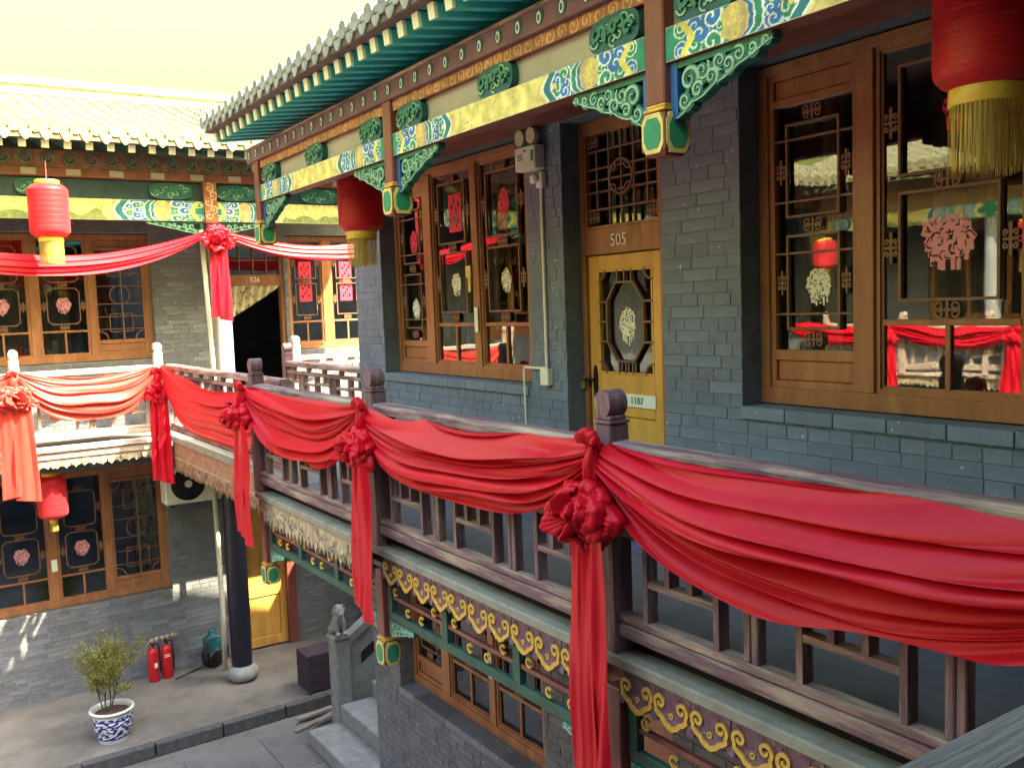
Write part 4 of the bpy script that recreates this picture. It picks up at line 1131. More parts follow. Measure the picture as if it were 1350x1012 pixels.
while s < 6.4:
    MB().box(s, s + .16, DB - .054, DB - .049, 6.70, 6.775).build('painted_block', 'valance_brown' if k % 2 else 'plaster', FH) if k % 2 == 0 else None
    s += .24; k += 1
MB().box(FS0, FS1, DB - .02, DB + .04, 6.792, 6.99).build('frieze_board', 'valance_brown', FH)
fr = MB().ribbon(spiral(0, 0, .062, 1.9, n=34), .012, -.03, .004).ribbon(arc(0, 0, .072, 0, 2*PI, 25)[:-1], .010, -.026, .004, closed=True).mesh('frieze_roundel', 'carve_green')
fe = MB().ribbon(arc(0, 0, .064, 0, 2*PI, 25)[:-1], .007, -.036, -.022, closed=True).ribbon(spiral(0, 0, .04, 1.2, n=18), .006, -.036, -.024).mesh('painted_edge', 'valance_weathered')
s = -1.4; k = 0
while s < 6.2:
    o = place('frieze_roundel', fr, FH, (s, DB - .022, 6.89)); place('painted_edge', fe, o); s += .235; k += 1
rafters(FH, -3.0, 6.5, .228, -1.80, 6.915, -.2, 7.30, .075, .085, 'teal_dark')
MB().cbox(FS0, FS1, -1.86, -1.78, 7.004, 7.06, .006).build('eave_board', 'eave_board', FH)
MB().add([(FS0, -1.82, 7.0), (FS1, -1.82, 7.0), (FS1, .1, 7.42), (FS0, .1, 7.42)], [(0, 1, 2, 3)]).build('roof_boarding', 'teal_dark', FH)
roof(FH, FS0, FS1, -1.92, 7.10, 1.9, 8.24, .205, 'tile', visible=(.8, 3.7))
# walls that close the stair recess
MB().box(6.62, 6.9, -5.4, 0.0, -.15, 4.4).build('recess_wall', 'grey_brick', FH)
# walkway that links the two galleries, with its deep carved fascia
MB().box(2.92, 4.02, -5.65, -1.20, FL - .13, FL - .002).build('link_floor', 'deck_concrete', FH)
fo = MB().cbox(2.80, 2.92, -5.65, -1.28, FL - .05, FL + .003, .008).build('deck_nosing', 'deck_edge', FH)
lk = thing('walkway_fascia', 'deep brown carved fascia board with jagged edge below the linking walkway', 'fascia', (2.845, 13.4 - 1.28, 0), -PI / 2)
MB().cbox(0, 4.37, -.012, .012, FL - .24, FL - .052, .004).build('board', 'valance_brown', lk)
MB().cbox(0, 4.37, -.020, .006, FL - .26, FL - .243, .003).build('moulding', 'valance_weathered', lk)
rough_valance(lk, 0, 4.37, 0, FL - .262, .165, .075, 'valance_brown', 21)
# ------------------------------------------------------------------ balustrades
def post_mesh(material, w=.105, zt=1.0):
    """square newel: moulded shoulders and a rounded head; base at z=0"""
    h = w / 2; mb = MB()
    mb.cbox(-h, h, -h, h, 0, zt - .115, .006)
    mb.cbox(-h - .004, h + .004, -h - .004, h + .004, zt - .112, zt - .098, .003)
    mb.cbox(-h * .86, h * .86, -h * .86, h * .86, zt - .096, zt - .078, .004)
    # head: rounded like a drum, thinner at the neck
    n = 18; r = h * .98
    prof = [(r * math.cos(a) * (1 if abs(math.cos(a)) < .99 else 1), .058 + .058 * math.sin(a)) for a in np.linspace(0, 2*PI, n, endpoint=False)]
    prof = [(x, max(z, .012) if z > .02 else .005) for x, z in prof]
    mb.prism([(x, zt - .085 + z) for x, z in prof], -h * .93, h * .93)
    return mb.mesh('newel_post', material, smooth=False)
POSTM = {}
def balustrade(label, A, B, posts=(), n=3, z0=FL, htop=.917, mats=('rail_wood', 'rail_wood_v'), group=None, pattern=0, skip_low=False, post_h=1.10, name='balustrade'):
    A = Vector((A[0], A[1], z0)); B = Vector((B[0], B[1], z0)); L = (B - A).length; ang = math.atan2(B.y - A.y, B.x - A.x)
    T = thing(name, label, 'balustrade', A, ang, group)
    hm, vm = mats
    # top rail, slightly rounded, in local x
    w = .052
    MB().prism_along([(-w, htop - .060), (-w, htop - .018), (-w * .72, htop - .002), (w * .72, htop), (w, htop - .016), (w, htop - .060), (w * .7, htop - .066), (-w * .7, htop - .066)], .04, L - .04).build('top_rail', hm, T)
    MB().cbox(.04, L - .04, -.040, .040, .078, .138, .008).build('bottom_rail', hm, T)
    MB().cbox(.04, L - .04, -.032, .032, .142, .178, .006).build('bottom_rail', hm, T)
    MB().cbox(.04, L - .04, -.030, .030, htop - .155, htop - .115, .006).build('upper_rail', hm, T)
    zb, zt = .178, htop - .155
    for p in posts:
        key = (vm, post_h)
        if key not in POSTM: POSTM[key] = post_mesh(vm, .105, post_h)
        place('newel_post', POSTM[key], T, (p * L, 0, 0))
    pw = L / n; bw = .014
    def bar(x0, x1, za, zc, dp=.025, nm='lattice_bar'):
        MB().box(x0, x1, -dp, dp, za, zc).build(nm, vm if (zc - za) > (x1 - x0) else hm, T)
    for k in range(n):
        a, b = k * pw, (k + 1) * pw
        if k > 0: MB().cbox(a - .034, a - .002, -.026, .026, zb, zt, .005).build('stile', vm, T); MB().cbox(a + .002, a + .034, -.026, .026, zb, zt, .005).build('stile', vm, T)
        a += .05; b -= .05; w = b - a; H = zt - zb
        Z = lambda q: zb + q * H
        X = lambda q: a + q * w
        def hb(q0, q1, z): bar(X(q0) + (bw if q0 > 0 else -.016), X(q1) - (bw if q1 < 1 else -.016), Z(z) - bw, Z(z) + bw, .026)
        def vb(q, z0_, z1_): bar(X(q) - bw, X(q) + bw, Z(z0_) + (bw if z0_ > 0 else 0), Z(z1_) - (bw if z1_ < 1 else 0), .028)
        hb(0, .44, .60); vb(.25, 0, .60); hb(.25, .83, .28); vb(.44, .28, 1.0); vb(.63, .28, 1.0); hb(.63, 1.0, .55); vb(.83, 0, .55)
        hb(0, .44, .85); vb(.25, .85, 1.0); hb(.63, 1.0, .82)
    # caps under the rail
    for k in range(2 * n):
        x = (k + .5) * pw / 2
        MB().cbox(x - .05, x + .05, -.02, .02, htop - .115, htop - .066, .012).build('rail_block', vm, T)
    return T
P0, P1, P2, PM1 = 3.05, 5.39, 7.73, .71
RX = 2.515
b0 = balustrade('weathered purple balustrade nearest the camera behind the big red swag', (RX, P0), (RX, PM1), posts=(1.0,))
b1 = balustrade('weathered balustrade between the two middle bows in front of window and door 505', (RX, P1), (RX, P0), posts=(1.0,))
b2 = balustrade('weathered balustrade bay just left of the middle newel post', (RX, P2), (RX, P1), posts=(0.0, 1.0))
b3 = balustrade('weathered balustrade on the set-back linking walkway at the court corner', (2.86, 12.2), (2.86, 7.95), n=5, posts=())
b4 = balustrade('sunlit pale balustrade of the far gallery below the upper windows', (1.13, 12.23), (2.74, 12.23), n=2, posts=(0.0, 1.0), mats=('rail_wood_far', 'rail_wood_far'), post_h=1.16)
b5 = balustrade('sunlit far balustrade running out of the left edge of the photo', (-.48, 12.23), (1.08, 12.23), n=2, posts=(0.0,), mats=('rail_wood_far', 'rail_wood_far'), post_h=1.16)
b6 = balustrade('dark brown stairwell railing with lattice behind the corner walkway', (4.02, 11.1), (4.02, 8.25), n=3, posts=(0.0, 1.0))
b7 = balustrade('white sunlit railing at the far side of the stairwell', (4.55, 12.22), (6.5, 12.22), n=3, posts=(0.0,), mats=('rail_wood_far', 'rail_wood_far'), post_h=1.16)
b8 = balustrade('grey weathered rail of the near gallery in the bottom right corner', (-2.0, .63), (2.46, .63), n=6, posts=(), mats=('rail_grey', 'rail_wood_v'))
# deck of the near gallery that carries it
ng = tag(MB().cbox(-3.0, 2.6, -1.1, .69, FL - .15, FL, .01).build('near_gallery_floor', 'deck_concrete'), 'concrete floor of the near gallery', None, kind='structure')

# ------------------------------------------------------------------ red cloth
def swag(label, A, B, out, sag0, sag1, seed, group='red cloth swags', material='cloth', nf=6.0, amp=.030, pw=(2.0, 2.6), gath=.12, nu=120, nv=84, skew=0.0, bulge=.03, right_p=None):
    A, B, out = Vector(A), Vector(B), np.array(out, float)
    r = np.random.RandomState(seed)
    u = np.linspace(0, 1, nu); u = .5 - .5 * np.cos(u * PI) * (.75 + .25 * np.cos(u * PI) ** 2); u = (u - u[0]) / (u[-1] - u[0])
    v = np.linspace(0, 1, nv); U, V = np.meshgrid(u, v, indexing='ij')
    Us = U ** (1 + skew)
    e = pw[0] + pw[1] * V
    if right_p is not None: e = np.where(Us > .5, right_p, e)
    c = 1 - np.abs(2 * Us - 1) ** e
    drop = .015 + gath * V + (sag0 + (sag1 - sag0) * V ** .92) * c
    mid = np.sin(PI * U)
    w = V + (.045 * np.sin(2 * PI * (U * .9 + r.rand()) + 4 * V) + .020 * np.sin(2 * PI * (U * 1.7 + r.rand()) - 6 * V)) * mid
    k = w * nf; amps = r.uniform(.35, 1.3, int(nf) + 5); ki = np.clip(np.floor(k).astype(int) + 1, 0, len(amps) - 1); fr = k - np.floor(k)
    pk = r.uniform(1.1, 2.0, len(amps))[ki]
    # each fold swells outwards as it goes down and tucks back sharply under itself
    fold = amps[ki] * np.sin(PI * fr ** pk) ** .9
    w = w + .035 * np.sin(2 * PI * (1.6 * V + r.rand()))
    crisp = np.zeros_like(U)                                            # a few narrow rolled folds that come and go
    for q in range(int(nf * 1.6)):
        w0 = r.uniform(.04, .97); wd = r.uniform(.010, .022); uc = r.uniform(.1, .9); us = r.uniform(.18, .45)
        crisp = crisp + r.uniform(.35, .9) * np.exp(-((w - w0) / wd) ** 2) * np.exp(-((U - uc) / us) ** 2)
    k2 = w * nf * 2.0 + .4 * np.sin(U * 5 + seed); fold2 = np.abs(np.sin(PI * k2))
    endp = np.exp(-np.minimum(U, 1 - U) / .12)                          # tight pleats where it is gathered
    en = .50 + .50 * mid ** .6
    off = .012 + bulge * np.sin(PI * V) * c + amp * en * (fold * (1 - .4 * endp) + .85 * fold2 * endp + .08 * fold2 + .22 * crisp) + .006 * nse(U * 7, V * 3, seed + 7)
    drop = drop + amp * .80 * en * (fold - .35)
    P = np.empty(U.shape + (3,)); Av, Bv = np.array(A), np.array(B)
    P[:] = Av + (Bv - Av) * U[..., None]
    P += out * off[..., None]; P[..., 2] -= drop
    base = Vector(((A.x + B.x) / 2, (A.y + B.y) / 2, min(A.z, B.z) - sag1))
    o = MB().grid(P - np.array(base)).build('cloth_swag', material, None, smooth=True, loc=base)
    return tag(o, label, 'swag', group)

def puff(center, radii, axis, seed, nu=26, nv=18, k=7, amp=.22):
    """one crumpled pocket of gathered cloth: a ball with pleats running from its neck"""
    r = np.random.RandomState(seed)
    th = np.linspace(0.12, PI - .12, nv); ph = np.linspace(0, 2*PI, nu)
    TH, PH = np.meshgrid(th, ph, indexing='ij')
    pleat = np.abs(np.sin(.5 * k * PH + r.rand() * 6 + .8 * np.sin(2 * TH + r.rand() * 6) + .6 * np.sin(2 * PH + 3 * TH)))
    R = 1 - amp * (1 - pleat) * (.35 + .65 * np.cos(TH) ** 2 + .2) + .09 * np.sin(3 * PH + 4 * TH + r.rand() * 6) * np.sin(TH) + .06 * np.sin(7 * PH - 5 * TH + r.rand() * 6) * np.sin(TH)
    R[:, -1] = R[:, 0]
    x, y, z = R * np.sin(TH) * np.cos(PH), R * np.sin(TH) * np.sin(PH), R * np.cos(TH)
    q = Vector((0, 0, 1)).rotation_difference(Vector(axis).normalized()).to_matrix()
    P = np.stack([x * radii[0], y * radii[1], z * radii[2]], -1) @ np.array(q).T + np.array(center)
    return P

def tail_grid(top, length, w0, w1, out, side, seed, nf=4, skewb=.0, amp=.022):
    r = np.random.RandomState(seed)
    t = np.linspace(0, 1, 40); v = np.linspace(-.5, .5, 40); Tg, Vg = np.meshgrid(t, v, indexing='ij')
    wd = w0 + (w1 - w0) * Tg ** .8
    ph = Vg * 2 * PI * nf + .6 * np.sin(Tg * 3 + r.rand() * 6) + r.rand() * 6
    D = .02 + amp * (.7 + .5 * Tg) * np.abs(np.sin(ph * .5)) ** .8 + amp * .35 * np.sin(ph * 1.7 + 2 * Tg) + .012 * np.sin(Tg * 7 + Vg * 6)
    Z = -Tg * length * (1 + skewb * Vg) 
    P = np.array(top) + Vg[..., None] * wd[..., None] * np.array(side) + D[..., None] * np.array(out)
    P[..., 2] += Z
    return P

def loop_grid(c, d, o, ln, wd, hgt, bias, seed, na=34, nb=22):
    """one loop of the rosette: a pleated band of cloth that runs out from the knot and folds back to it"""
    r = np.random.RandomState(seed); d, o = np.array(d, float), np.array(o, float); t = np.cross(d, o)
    a = np.linspace(0, 1, na); b = np.linspace(-.5, .5, nb); A, B = np.meshgrid(a, b, indexing='ij')
    sn = np.sin(PI * A)
    R = ln * sn ** .75 * (1 - .45 * (2 * B) ** 2 * sn)
    H = hgt * .5 * np.sin(2 * PI * A) + bias * R
    W = wd * B * (.20 + .95 * sn ** .8)
    pl = np.sin(B * 2 * PI * r.uniform(2.2, 3.4) + r.rand() * 6 + 1.5 * np.sin(3 * A + r.rand() * 6))
    cr = np.sin(9 * A + 7 * B + r.rand() * 6) * np.sin(6 * B - 5 * A + r.rand() * 6) + .55 * np.abs(np.sin(15 * A - 9 * B + r.rand() * 6 + 2 * np.sin(5 * B))) - .25
    N = ln * (.075 * np.abs(pl) * (1.15 - .55 * sn) + .07 * cr * sn)
    R = R + ln * .06 * cr * sn; H = H + N * np.cos(PI * A) + .4 * N
    return np.array(c) + R[..., None] * d + H[..., None] * o + W[..., None] * t

def bow(label, c, out, R, tail_len, tail_w, seed, material='cloth', knot_up=.16, drop_top=0.0, group='red cloth bows', tails=2, tail_off=0.0):
    """gathered rosette with knot and two hanging tails. c: rosette centre"""
    c = Vector(c); out = Vector(out).normalized(); side = Vector((0, 0, 1)).cross(out).normalized(); up = Vector((0, 0, 1))
    base = Vector((c.x, c.y, c.z - tail_len)); r = random.Random(seed)
    T = thing('cloth_bow', label, 'bow', base, 0, group)
    mb = MB(); n = 8
    for layer, (m_, ln, bias, wd) in enumerate(((11, 1.0, .05, .62), (9, .84, .38, .62), (8, .62, .80, .55), (5, .40, 1.6, .5))):
        for k in range(m_):
            a = 2 * PI * (k + .37 * layer) / m_ + r.uniform(-.25, .25)
            d = (side * math.cos(a) + up * math.sin(a) * .74)
            L_ = R * ln * r.uniform(.82, 1.12) * (1.05 if d.z < 0 else .92)
            mb.grid(loop_grid(c + out * (.02 + .014 * layer), d.normalized(), (out + side * r.uniform(-.5, .5) + up * r.uniform(-.4, .4)).normalized(), L_ * d.length, R * wd * r.uniform(.8, 1.25), R * r.uniform(.30, .44), bias * r.uniform(.7, 1.2), seed * 31 + k + 40 * layer) - np.array(base))
    mb.grid(puff(c + out * R * .10, (R * .5, R * .40, R * .36), out, seed * 7, k=9, amp=.3) - np.array(base))
    mb.build('rosette', material, T, smooth=True)
    if knot_up > 0:
        mk = MB(); kc = c + up * (R * .50 + knot_up * .5)
        mk.grid(puff(kc, (.050, .040, knot_up * .72), up + side * .15, seed + 5, k=8, amp=.40) - np.array(base))
        for q in range(3): mk.grid(loop_grid(c + up * (R * .50 + knot_up) + out * .02, (side * (q - 1) * .8 + up * .9).normalized(), out, .075, .07, .045, .1, seed + 60 + q) - np.array(base))
        mk.build('knot', material, T, smooth=True)
    for k in range(tails):
        sg = -1 if k == 0 else 1
        tp = c - up * R * .30 + side * sg * tail_w * .17 + side * tail_off + out * (.01 + .020 * k)
        P = tail_grid(tp, tail_len * (.97 + .05 * k) - R * .30, tail_w * .46, tail_w * .66, out, side, seed + 11 + k, nf=1.15, skewb=.04 * sg)
        MB().grid(P - np.array(base)).build('tail', material, T, smooth=True)
    return T

CX = 2.44
OUT = (-1, 0, 0)
swag('huge red cloth swag in the right foreground running out of the photo', (2.455, 2.98, 4.405), (2.455, .74, 4.43), OUT, .045, .350, 3, nf=6.6, amp=.105, pw=(2.0, 1.5), gath=.11, nu=200, nv=170, bulge=.02, right_p=2.3)
swag('red cloth swag hanging in front of the door, between two bows on the right rail', (2.455, 5.32, 4.385), (2.455, 3.06, 4.415), OUT, .035, .285, 5, nf=5.6, amp=.090, pw=(2.0, 2.0), gath=.11, nu=160, nv=130, skew=-.10, bulge=.02)
swag('red cloth swag left of the middle newel post on the right rail', (2.455, 7.66, 4.40), (2.455, 5.42, 4.39), OUT, .03, .355, 8, nf=5.2, amp=.092, pw=(2.0, 1.8), gath=.11, nu=140, nv=110, skew=-.05, bulge=.02)
swag('red cloth swag of the set-back corner walkway, lit through from behind', (2.78, 12.1, 4.42), (2.74, 7.80, 4.37), OUT, .16, .60, 11, nf=4.6, amp=.05, pw=(2.0, 1.8), gath=.10, nu=110, nv=80, bulge=.06)
swag('sunlit red swag on the far rail at the left edge', (1.16, 12.16, 4.42), (2.68, 12.16, 4.40), (0, -1, 0), .09, .50, 14, material='cloth_sunlit', nf=4.6, amp=.045, pw=(2.0, 1.6), gath=.10)
swag('sunlit red swag on the far rail, cut off by the left edge', (-.45, 12.16, 4.42), (1.08, 12.16, 4.42), (0, -1, 0), .09, .50, 17, material='cloth_sunlit', nf=4.6, amp=.045, pw=(2.0, 1.6), gath=.10)
swag('long red cloth draped under the far painted beam, left of the column', (-.35, 12.10, 6.12), (3.48, 12.10, 6.10), (0, -1, 0), .34, .52, 19, material='cloth', nf=3.2, amp=.035, pw=(2.0, .3), gath=.05, nu=130, nv=50)
swag('red cloth draped from the far column to behind the middle lantern', (3.56, 12.10, 6.10), (6.45, 12.10, 6.10), (0, -1, 0), .20, .36, 23, material='cloth', nf=3.2, amp=.035, pw=(2.0, .3), gath=.05, nu=110, nv=50)
bow('largest red bow tied to the foreground newel post', (2.37, 3.00, 4.12), OUT, .205, 1.18, .30, 3, knot_up=.18)
bow('red bow with long tails at the middle newel post', (2.37, 5.28, 4.14), OUT, .19, 1.04, .34, 6, knot_up=.15)
bow('red bow where the right rail meets the set-back walkway', (2.37, 7.66, 4.15), OUT, .20, 1.02, .48, 9, knot_up=.12)
bow('half-sunlit red bow on the far corner newel', (2.70, 12.12, 4.06), (-.3, -1, 0), .17, 1.12, .26, 12, knot_up=.16)
bow('overexposed sunlit bow at the left edge of the photo', (1.10, 12.12, 4.12), (0, -1, 0), .23, 1.18, .40, 15, material='cloth_sunlit', knot_up=.14)
bow('red bow tied high on the far grey column', (3.53, 12.06, 5.98), (0, -1, 0), .23, 1.04, .26, 18, knot_up=.0)

# ------------------------------------------------------------------ lanterns
def lantern_meshes(r, h, skirt_r, skirt_h, ribs=26):
    prof = [(.0, h * .5), (r * .55, h * .5)]
    n = ribs * 3
    for i in range(n + 1):
        q = i / n; z = h * (.5 - q)
        e = min(q, 1 - q) / .13
        rr = r * (1 - .30 * max(0, 1 - e) ** 2.2) * (1 + .006 * math.cos(2 * PI * q * ribs) + .003 * math.cos(2 * PI * q * ribs * .37))
        prof.append((rr, z))
    prof += [(r * .55, -h * .5), (0, -h * .5)]
    body = MB().lathe(prof, 40).mesh('shade', 'lantern_red', smooth=True)
    capm = MB().lathe([(r * .5, h * .5 - .01), (r * .60, h * .5 - .005), (r * .62, h * .5 + .04), (r * .56, h * .5 + .05), (.0, h * .5 + .05)], 32).mesh('top_ring', 'lantern_gold', smooth=True)
    band = MB().lathe([(skirt_r * .98, -h * .5 + .012), (skirt_r * 1.03, -h * .5 + .004), (skirt_r * 1.05, -h * .5 - .05), (skirt_r, -h * .5 - .055)], 40).mesh('bottom_band', 'lantern_gold', smooth=True)
    fr = MB(); rr = random.Random(3); N = 300
    for k in range(N):
        a = 2 * PI * k / N; w = .42 * 2 * PI * skirt_r / N * rr.uniform(.7, 1.3); ca, sa = math.cos(a), math.sin(a)
        d = rr.uniform(-.009, .006); L = skirt_h * rr.uniform(.90, 1.04); z0 = -h * .5 - .05
        pts = []
        for q in (0, .5, 1):
            ro = skirt_r * (1.0 + .03 * math.sin(q * 2 + k)) + d * q
            pts += [((ro) * ca - sa * w, (ro) * sa + ca * w, z0 - L * q), ((ro) * ca + sa * w, (ro) * sa - ca * w, z0 - L * q)]
        fr.add(pts, [(0, 1, 3, 2), (2, 3, 5, 4)])
    cord = MB().tube([(0, 0, h * .5 + .05), (0, 0, h * .5 + .35)], .006, 6).mesh('cord', 'dark_red_wood')
    return body, capm, band, fr.mesh('fringe', 'fringe'), cord
def lantern(label, c, r, h, sr, sh, cord_scale=1.0, group='red silk lanterns'):
    z_bot = c[2] - h / 2 - .05 - sh
    T = thing('lantern', label, 'lantern', (c[0], c[1], z_bot), rnd.uniform(0, 3), group)
    for me, nm in zip(lantern_meshes(r, h, sr, sh), ('shade', 'top_ring', 'bottom_band', 'fringe', 'cord')):
        o = place(nm, me, T, (0, 0, c[2] - z_bot))
        if nm == 'cord': o.scale = (1, 1, cord_scale); o.location.z = (c[2] - z_bot) + (h * .5 + .05) * (1 - cord_scale)
    return T
lantern('big red lantern with golden fringe in the top right corner', (2.95, 1.67, 5.87), .160, .50, .108, .215, .3)
lantern('red lantern with gold fringe hanging before the end of the right wall', (2.95, 6.42, 5.82), .165, .50, .108, .21, .3)
lantern('overexposed sunlit lantern with yellow skirt at the far eave', (1.55, 11.62, 6.22), .21, .58, .125, .25, .7)
lantern('small red lantern hanging below the far gallery', (1.465, 12.55, 2.845), .172, .52, .047, .115, .25)
# ------------------------------------------------------------------ fittings on the right wall
def RW(y, x, z): return (x, y, z)
T = thing('emergency_light', 'cream twin-head emergency light with green label between window and door 505', 'emergency light', (3.6, 5.08, 5.86))
MB().cbox(-.085, 0, -.115, .115, 0, .155, .008).build('case', 'metal_white', T)
for y in (-.055, .075):
    hd_ = MB(); n = 18
    for (x0, r0, x1, r1) in ((-.02, .03, -.05, .052), (-.05, .052, -.075, .056)):
        hd_.add([(x0, y + r0*math.cos(2*PI*i/n), .215 + r0*math.sin(2*PI*i/n)) for i in range(n)] + [(x1, y + r1*math.cos(2*PI*i/n), .215 + r1*math.sin(2*PI*i/n)) for i in range(n)], [(i, (i+1) % n, (i+1) % n + n, i + n) for i in range(n)])
    hd_.tube([(-.03, y, .15), (-.03, y, .2)], .014, 6)
    o = hd_.build('lamp_head', 'metal_white', T, smooth=True)
    MB().add([(-.072, y + .050*math.cos(2*PI*i/n), .215 + .050*math.sin(2*PI*i/n)) for i in range(n)], [tuple(range(n))]).build('lens', 'lamp_lens', o)
MB().box(-.0865, -.085, -.10, -.072, .05, .12).build('green_light', 'sign_green', T)
for z in (.10, .085, .07): MB().box(-.0865, -.085, .02, .08, z, z + .006).build('label_line', 'dark_line', T)
MB().box(-.0868, -.085, -.02, .01, .115, .135).build('label_mark', 'valance_brown', T)
T = thing('conduit', 'cream cable conduit with junction box running down the pier beside the door', 'conduit', (3.6, 5.0, 3.5))
MB().tube([(-.015, .0, 1.02), (-.015, 0, 2.27)], .011, 8).build('pipe', 'metal_white', T)
MB().tube([(-.015, .0, 1.02), (-.015, .02, 1.06), (-.015, .26, 1.06), (-.015, .27, 1.05), (-.015, .27, .02)], .009, 8).build('pipe', 'metal_white', T)
MB().cbox(-.045, 0, -.045, .045, .95, 1.06, .005).build('junction_box', 'metal_white', T)
MB().cbox(-.04, 0, -.045, .03, 2.24, 2.34, .006).build('socket', 'metal_white', T)
MB().cbox(-.075, -.04, -.01, .055, 2.27, 2.33, .012).build('plug', 'white_paint', T)

# ------------------------------------------------------------------ far side: pipes, air conditioner, extinguishers, sack
tag(MB().tube([(0, 0, 0), (.02, 0, .9), (0, 0, 3.33)], .035, 10).build('drain_pipe', 'pipe_cream', None, True, (3.53, 12.95, .0)), 'cream drain pipe standing behind the black column', 'pipe')
tag(MB().tube([(0, 0, 0), (-.02, 0, 1.2), (-.06, 0, 2.6)], .03, 10).build('drain_pipe', 'pipe_cream', None, True, (3.44, 12.22, FL)), 'thin cream pipe running down the grey upper column', 'pipe')
T = thing('air_conditioner', 'dusty white air conditioner unit hung under the corner walkway', 'air conditioner', (3.28, 13.12, 2.44))
MB().cbox(-.39, .39, -.14, .14, 0, .54, .02).build('case', 'metal_white', T)
n = 32
MB().add([(-.08 + .23*math.cos(2*PI*i/n), -.142, .27 + .23*math.sin(2*PI*i/n)) for i in range(n)], [tuple(range(n))]).build('fan_opening', 'black_metal', T)
gr = MB()
for k in range(1, 8): gr.tube([(-.08 + .031*k*math.cos(2*PI*i/24), -.150, .27 + .031*k*math.sin(2*PI*i/24)) for i in range(25)], .003, 4, cap=False)
for k in range(6): gr.tube([(-.08 + .04*math.cos(k*PI/3), -.152, .27 + .04*math.sin(k*PI/3)), (-.08 + .225*math.cos(k*PI/3), -.152, .27 + .225*math.sin(k*PI/3))], .003, 4)
gr.build('fan_grille', 'black_metal', T)
MB().lathe([(0, 0), (.05, 0), (.05, .012), (0, .012)], 16).build('hub', 'metal_white', T, loc=(-.08, -.150, .27)).rotation_euler = (PI / 2, 0, 0)
for sx in (-.3, .3): MB().box(sx - .015, sx + .015, -.16, .28, -.035, -.002).build('bracket', 'black_metal', T)

def extinguisher(label, x, y, sticker):
    T = thing('fire_extinguisher', label, 'fire extinguisher', (x, y, 0), 0, 'fire extinguishers on the terrace')
    MB().lathe([(0, 0), (.066, 0), (.072, .015), (.072, .40), (.064, .435), (.04, .46), (.022, .47), (.022, .50), (0, .50)], 24).build('cylinder', 'ext_red', T, True)
    MB().cbox(-.018, .018, -.05, .03, .50, .53, .004).build('valve', 'black_metal', T)
    MB().tube([(0, -.05, .53), (0, -.09, .50), (0, .02, .545)], .009, 6).build('lever', 'black_metal', T)
    MB().tube([(.03, 0, .515), (.085, .02, .50), (.095, .02, .3), (.09, .0, .12)], .010, 6).build('hose', 'black_metal', T, True)
    if sticker:
        MB().add([(.0735*math.sin(a), -.0735*math.cos(a), z) for z in (.20, .27) for a in np.linspace(.0, .7, 6)], [(i, i+1, i+7, i+6) for i in range(5)]).build('paper_label', 'paper_white', T)
    else:
        for z in (.31, .335): MB().add([(.0735*math.sin(a), -.0735*math.cos(a), zz) for zz in (z, z + .012) for a in np.linspace(-.6, .5, 6)], [(i, i+1, i+7, i+6) for i in range(5)]).build('paper_label', 'paper_white', T)
    return T
extinguisher('red fire extinguisher with square white sticker, the left of two', 2.63, 13.20, True)
extinguisher('red fire extinguisher on the right, nearer the teal bundle', 2.815, 13.22, False)
T = thing('cord_bundle', 'knobbly tan cord lying across the two fire extinguishers', 'cord', (2.72, 13.17, .50))
MB().tube([(-.22, -.02, -.01), (-.12, 0, .07), (-.02, 0, .09), (.08, 0, .10), (.2, 0, .09), (.27, 0, .10)], [.012, .02, .022, .022, .028, .02], 8).build('cord', 'plank', T, True)
for k, x in enumerate((-.10, -.03, .04, .11, .18)):
    MB().lathe([(0, -.03), (.02, -.025), (.03, 0), (.02, .025), (0, .03)], 12, x, -.015, .085 + .006 * k).build('knob', 'valance_weathered', T, True)
T = thing('backpack_sprayer', 'dark teal bundle standing against the far wall beside the black column', 'bundle', (3.45, 13.2, 0))
P = puff((0, 0, .16), (.17, .13, .17), (0, 0, 1), 3, k=5, amp=.1); MB().grid(P).build('lower_bag', 'black_metal', T, True)
MB().cbox(-.13, .13, -.09, .09, .20, .46, .05).build('tank', 'teal_bag', T)
MB().lathe([(0, .55), (.05, .55), (.06, .52), (.06, .45), (.11, .44)], 16).build('cap', 'teal_bag', T, True)
MB().tube([(-.12, -.1, .42), (-.16, -.12, .25), (-.1, -.12, .08)], .016, 6).tube([(.12, -.1, .42), (.17, -.12, .25), (.12, -.12, .08)], .016, 6).build('strap', 'black_metal', T, True)
tag(MB().tube([(0, 0, .01), (.12, .06, .012), (.26, .12, .012), (.42, .22, .012)], .010, 6).build('hose', 'black_metal', None, True, (2.88, 13.05, 0)), 'thin black hose on the ground between extinguishers and teal bundle', 'hose')

# ------------------------------------------------------------------ planter and shrub
T = thing('planter', 'blue and white glazed porcelain planter on the terrace', 'planter', (1.82, 11.66, 0))
prof = [(0, 0), (.165, 0), (.17, .02), (.185, .06), (.215, .17), (.228, .26), (.222, .325), (.205, .345), (.21, .355), (.250, .368), (.256, .38), (.250, .392), (.225, .395), (.205, .37), (.195, .30)]
N = 96; pr = []
for (a0, b0), (a1, b1) in zip(prof[:-1], prof[1:]):
    k = max(1, int(math.dist((a0, b0), (a1, b1)) / .006)); pr += [(a0 + (a1 - a0) * i / k, b0 + (b1 - b0) * i / k) for i in range(k)]
pr.append(prof[-1])
mb = MB().lathe(pr, N); me = mb.mesh('pot', 'porcelain', True)
V = np.array(mb.v); th = np.arctan2(V[:, 1], V[:, 0]); zz = V[:, 2]; col = np.empty((len(V), 3)); col[:] = (.66, .68, .66)
q = (zz > .05) & (zz < .32) & (np.hypot(V[:, 0], V[:, 1]) > .17)
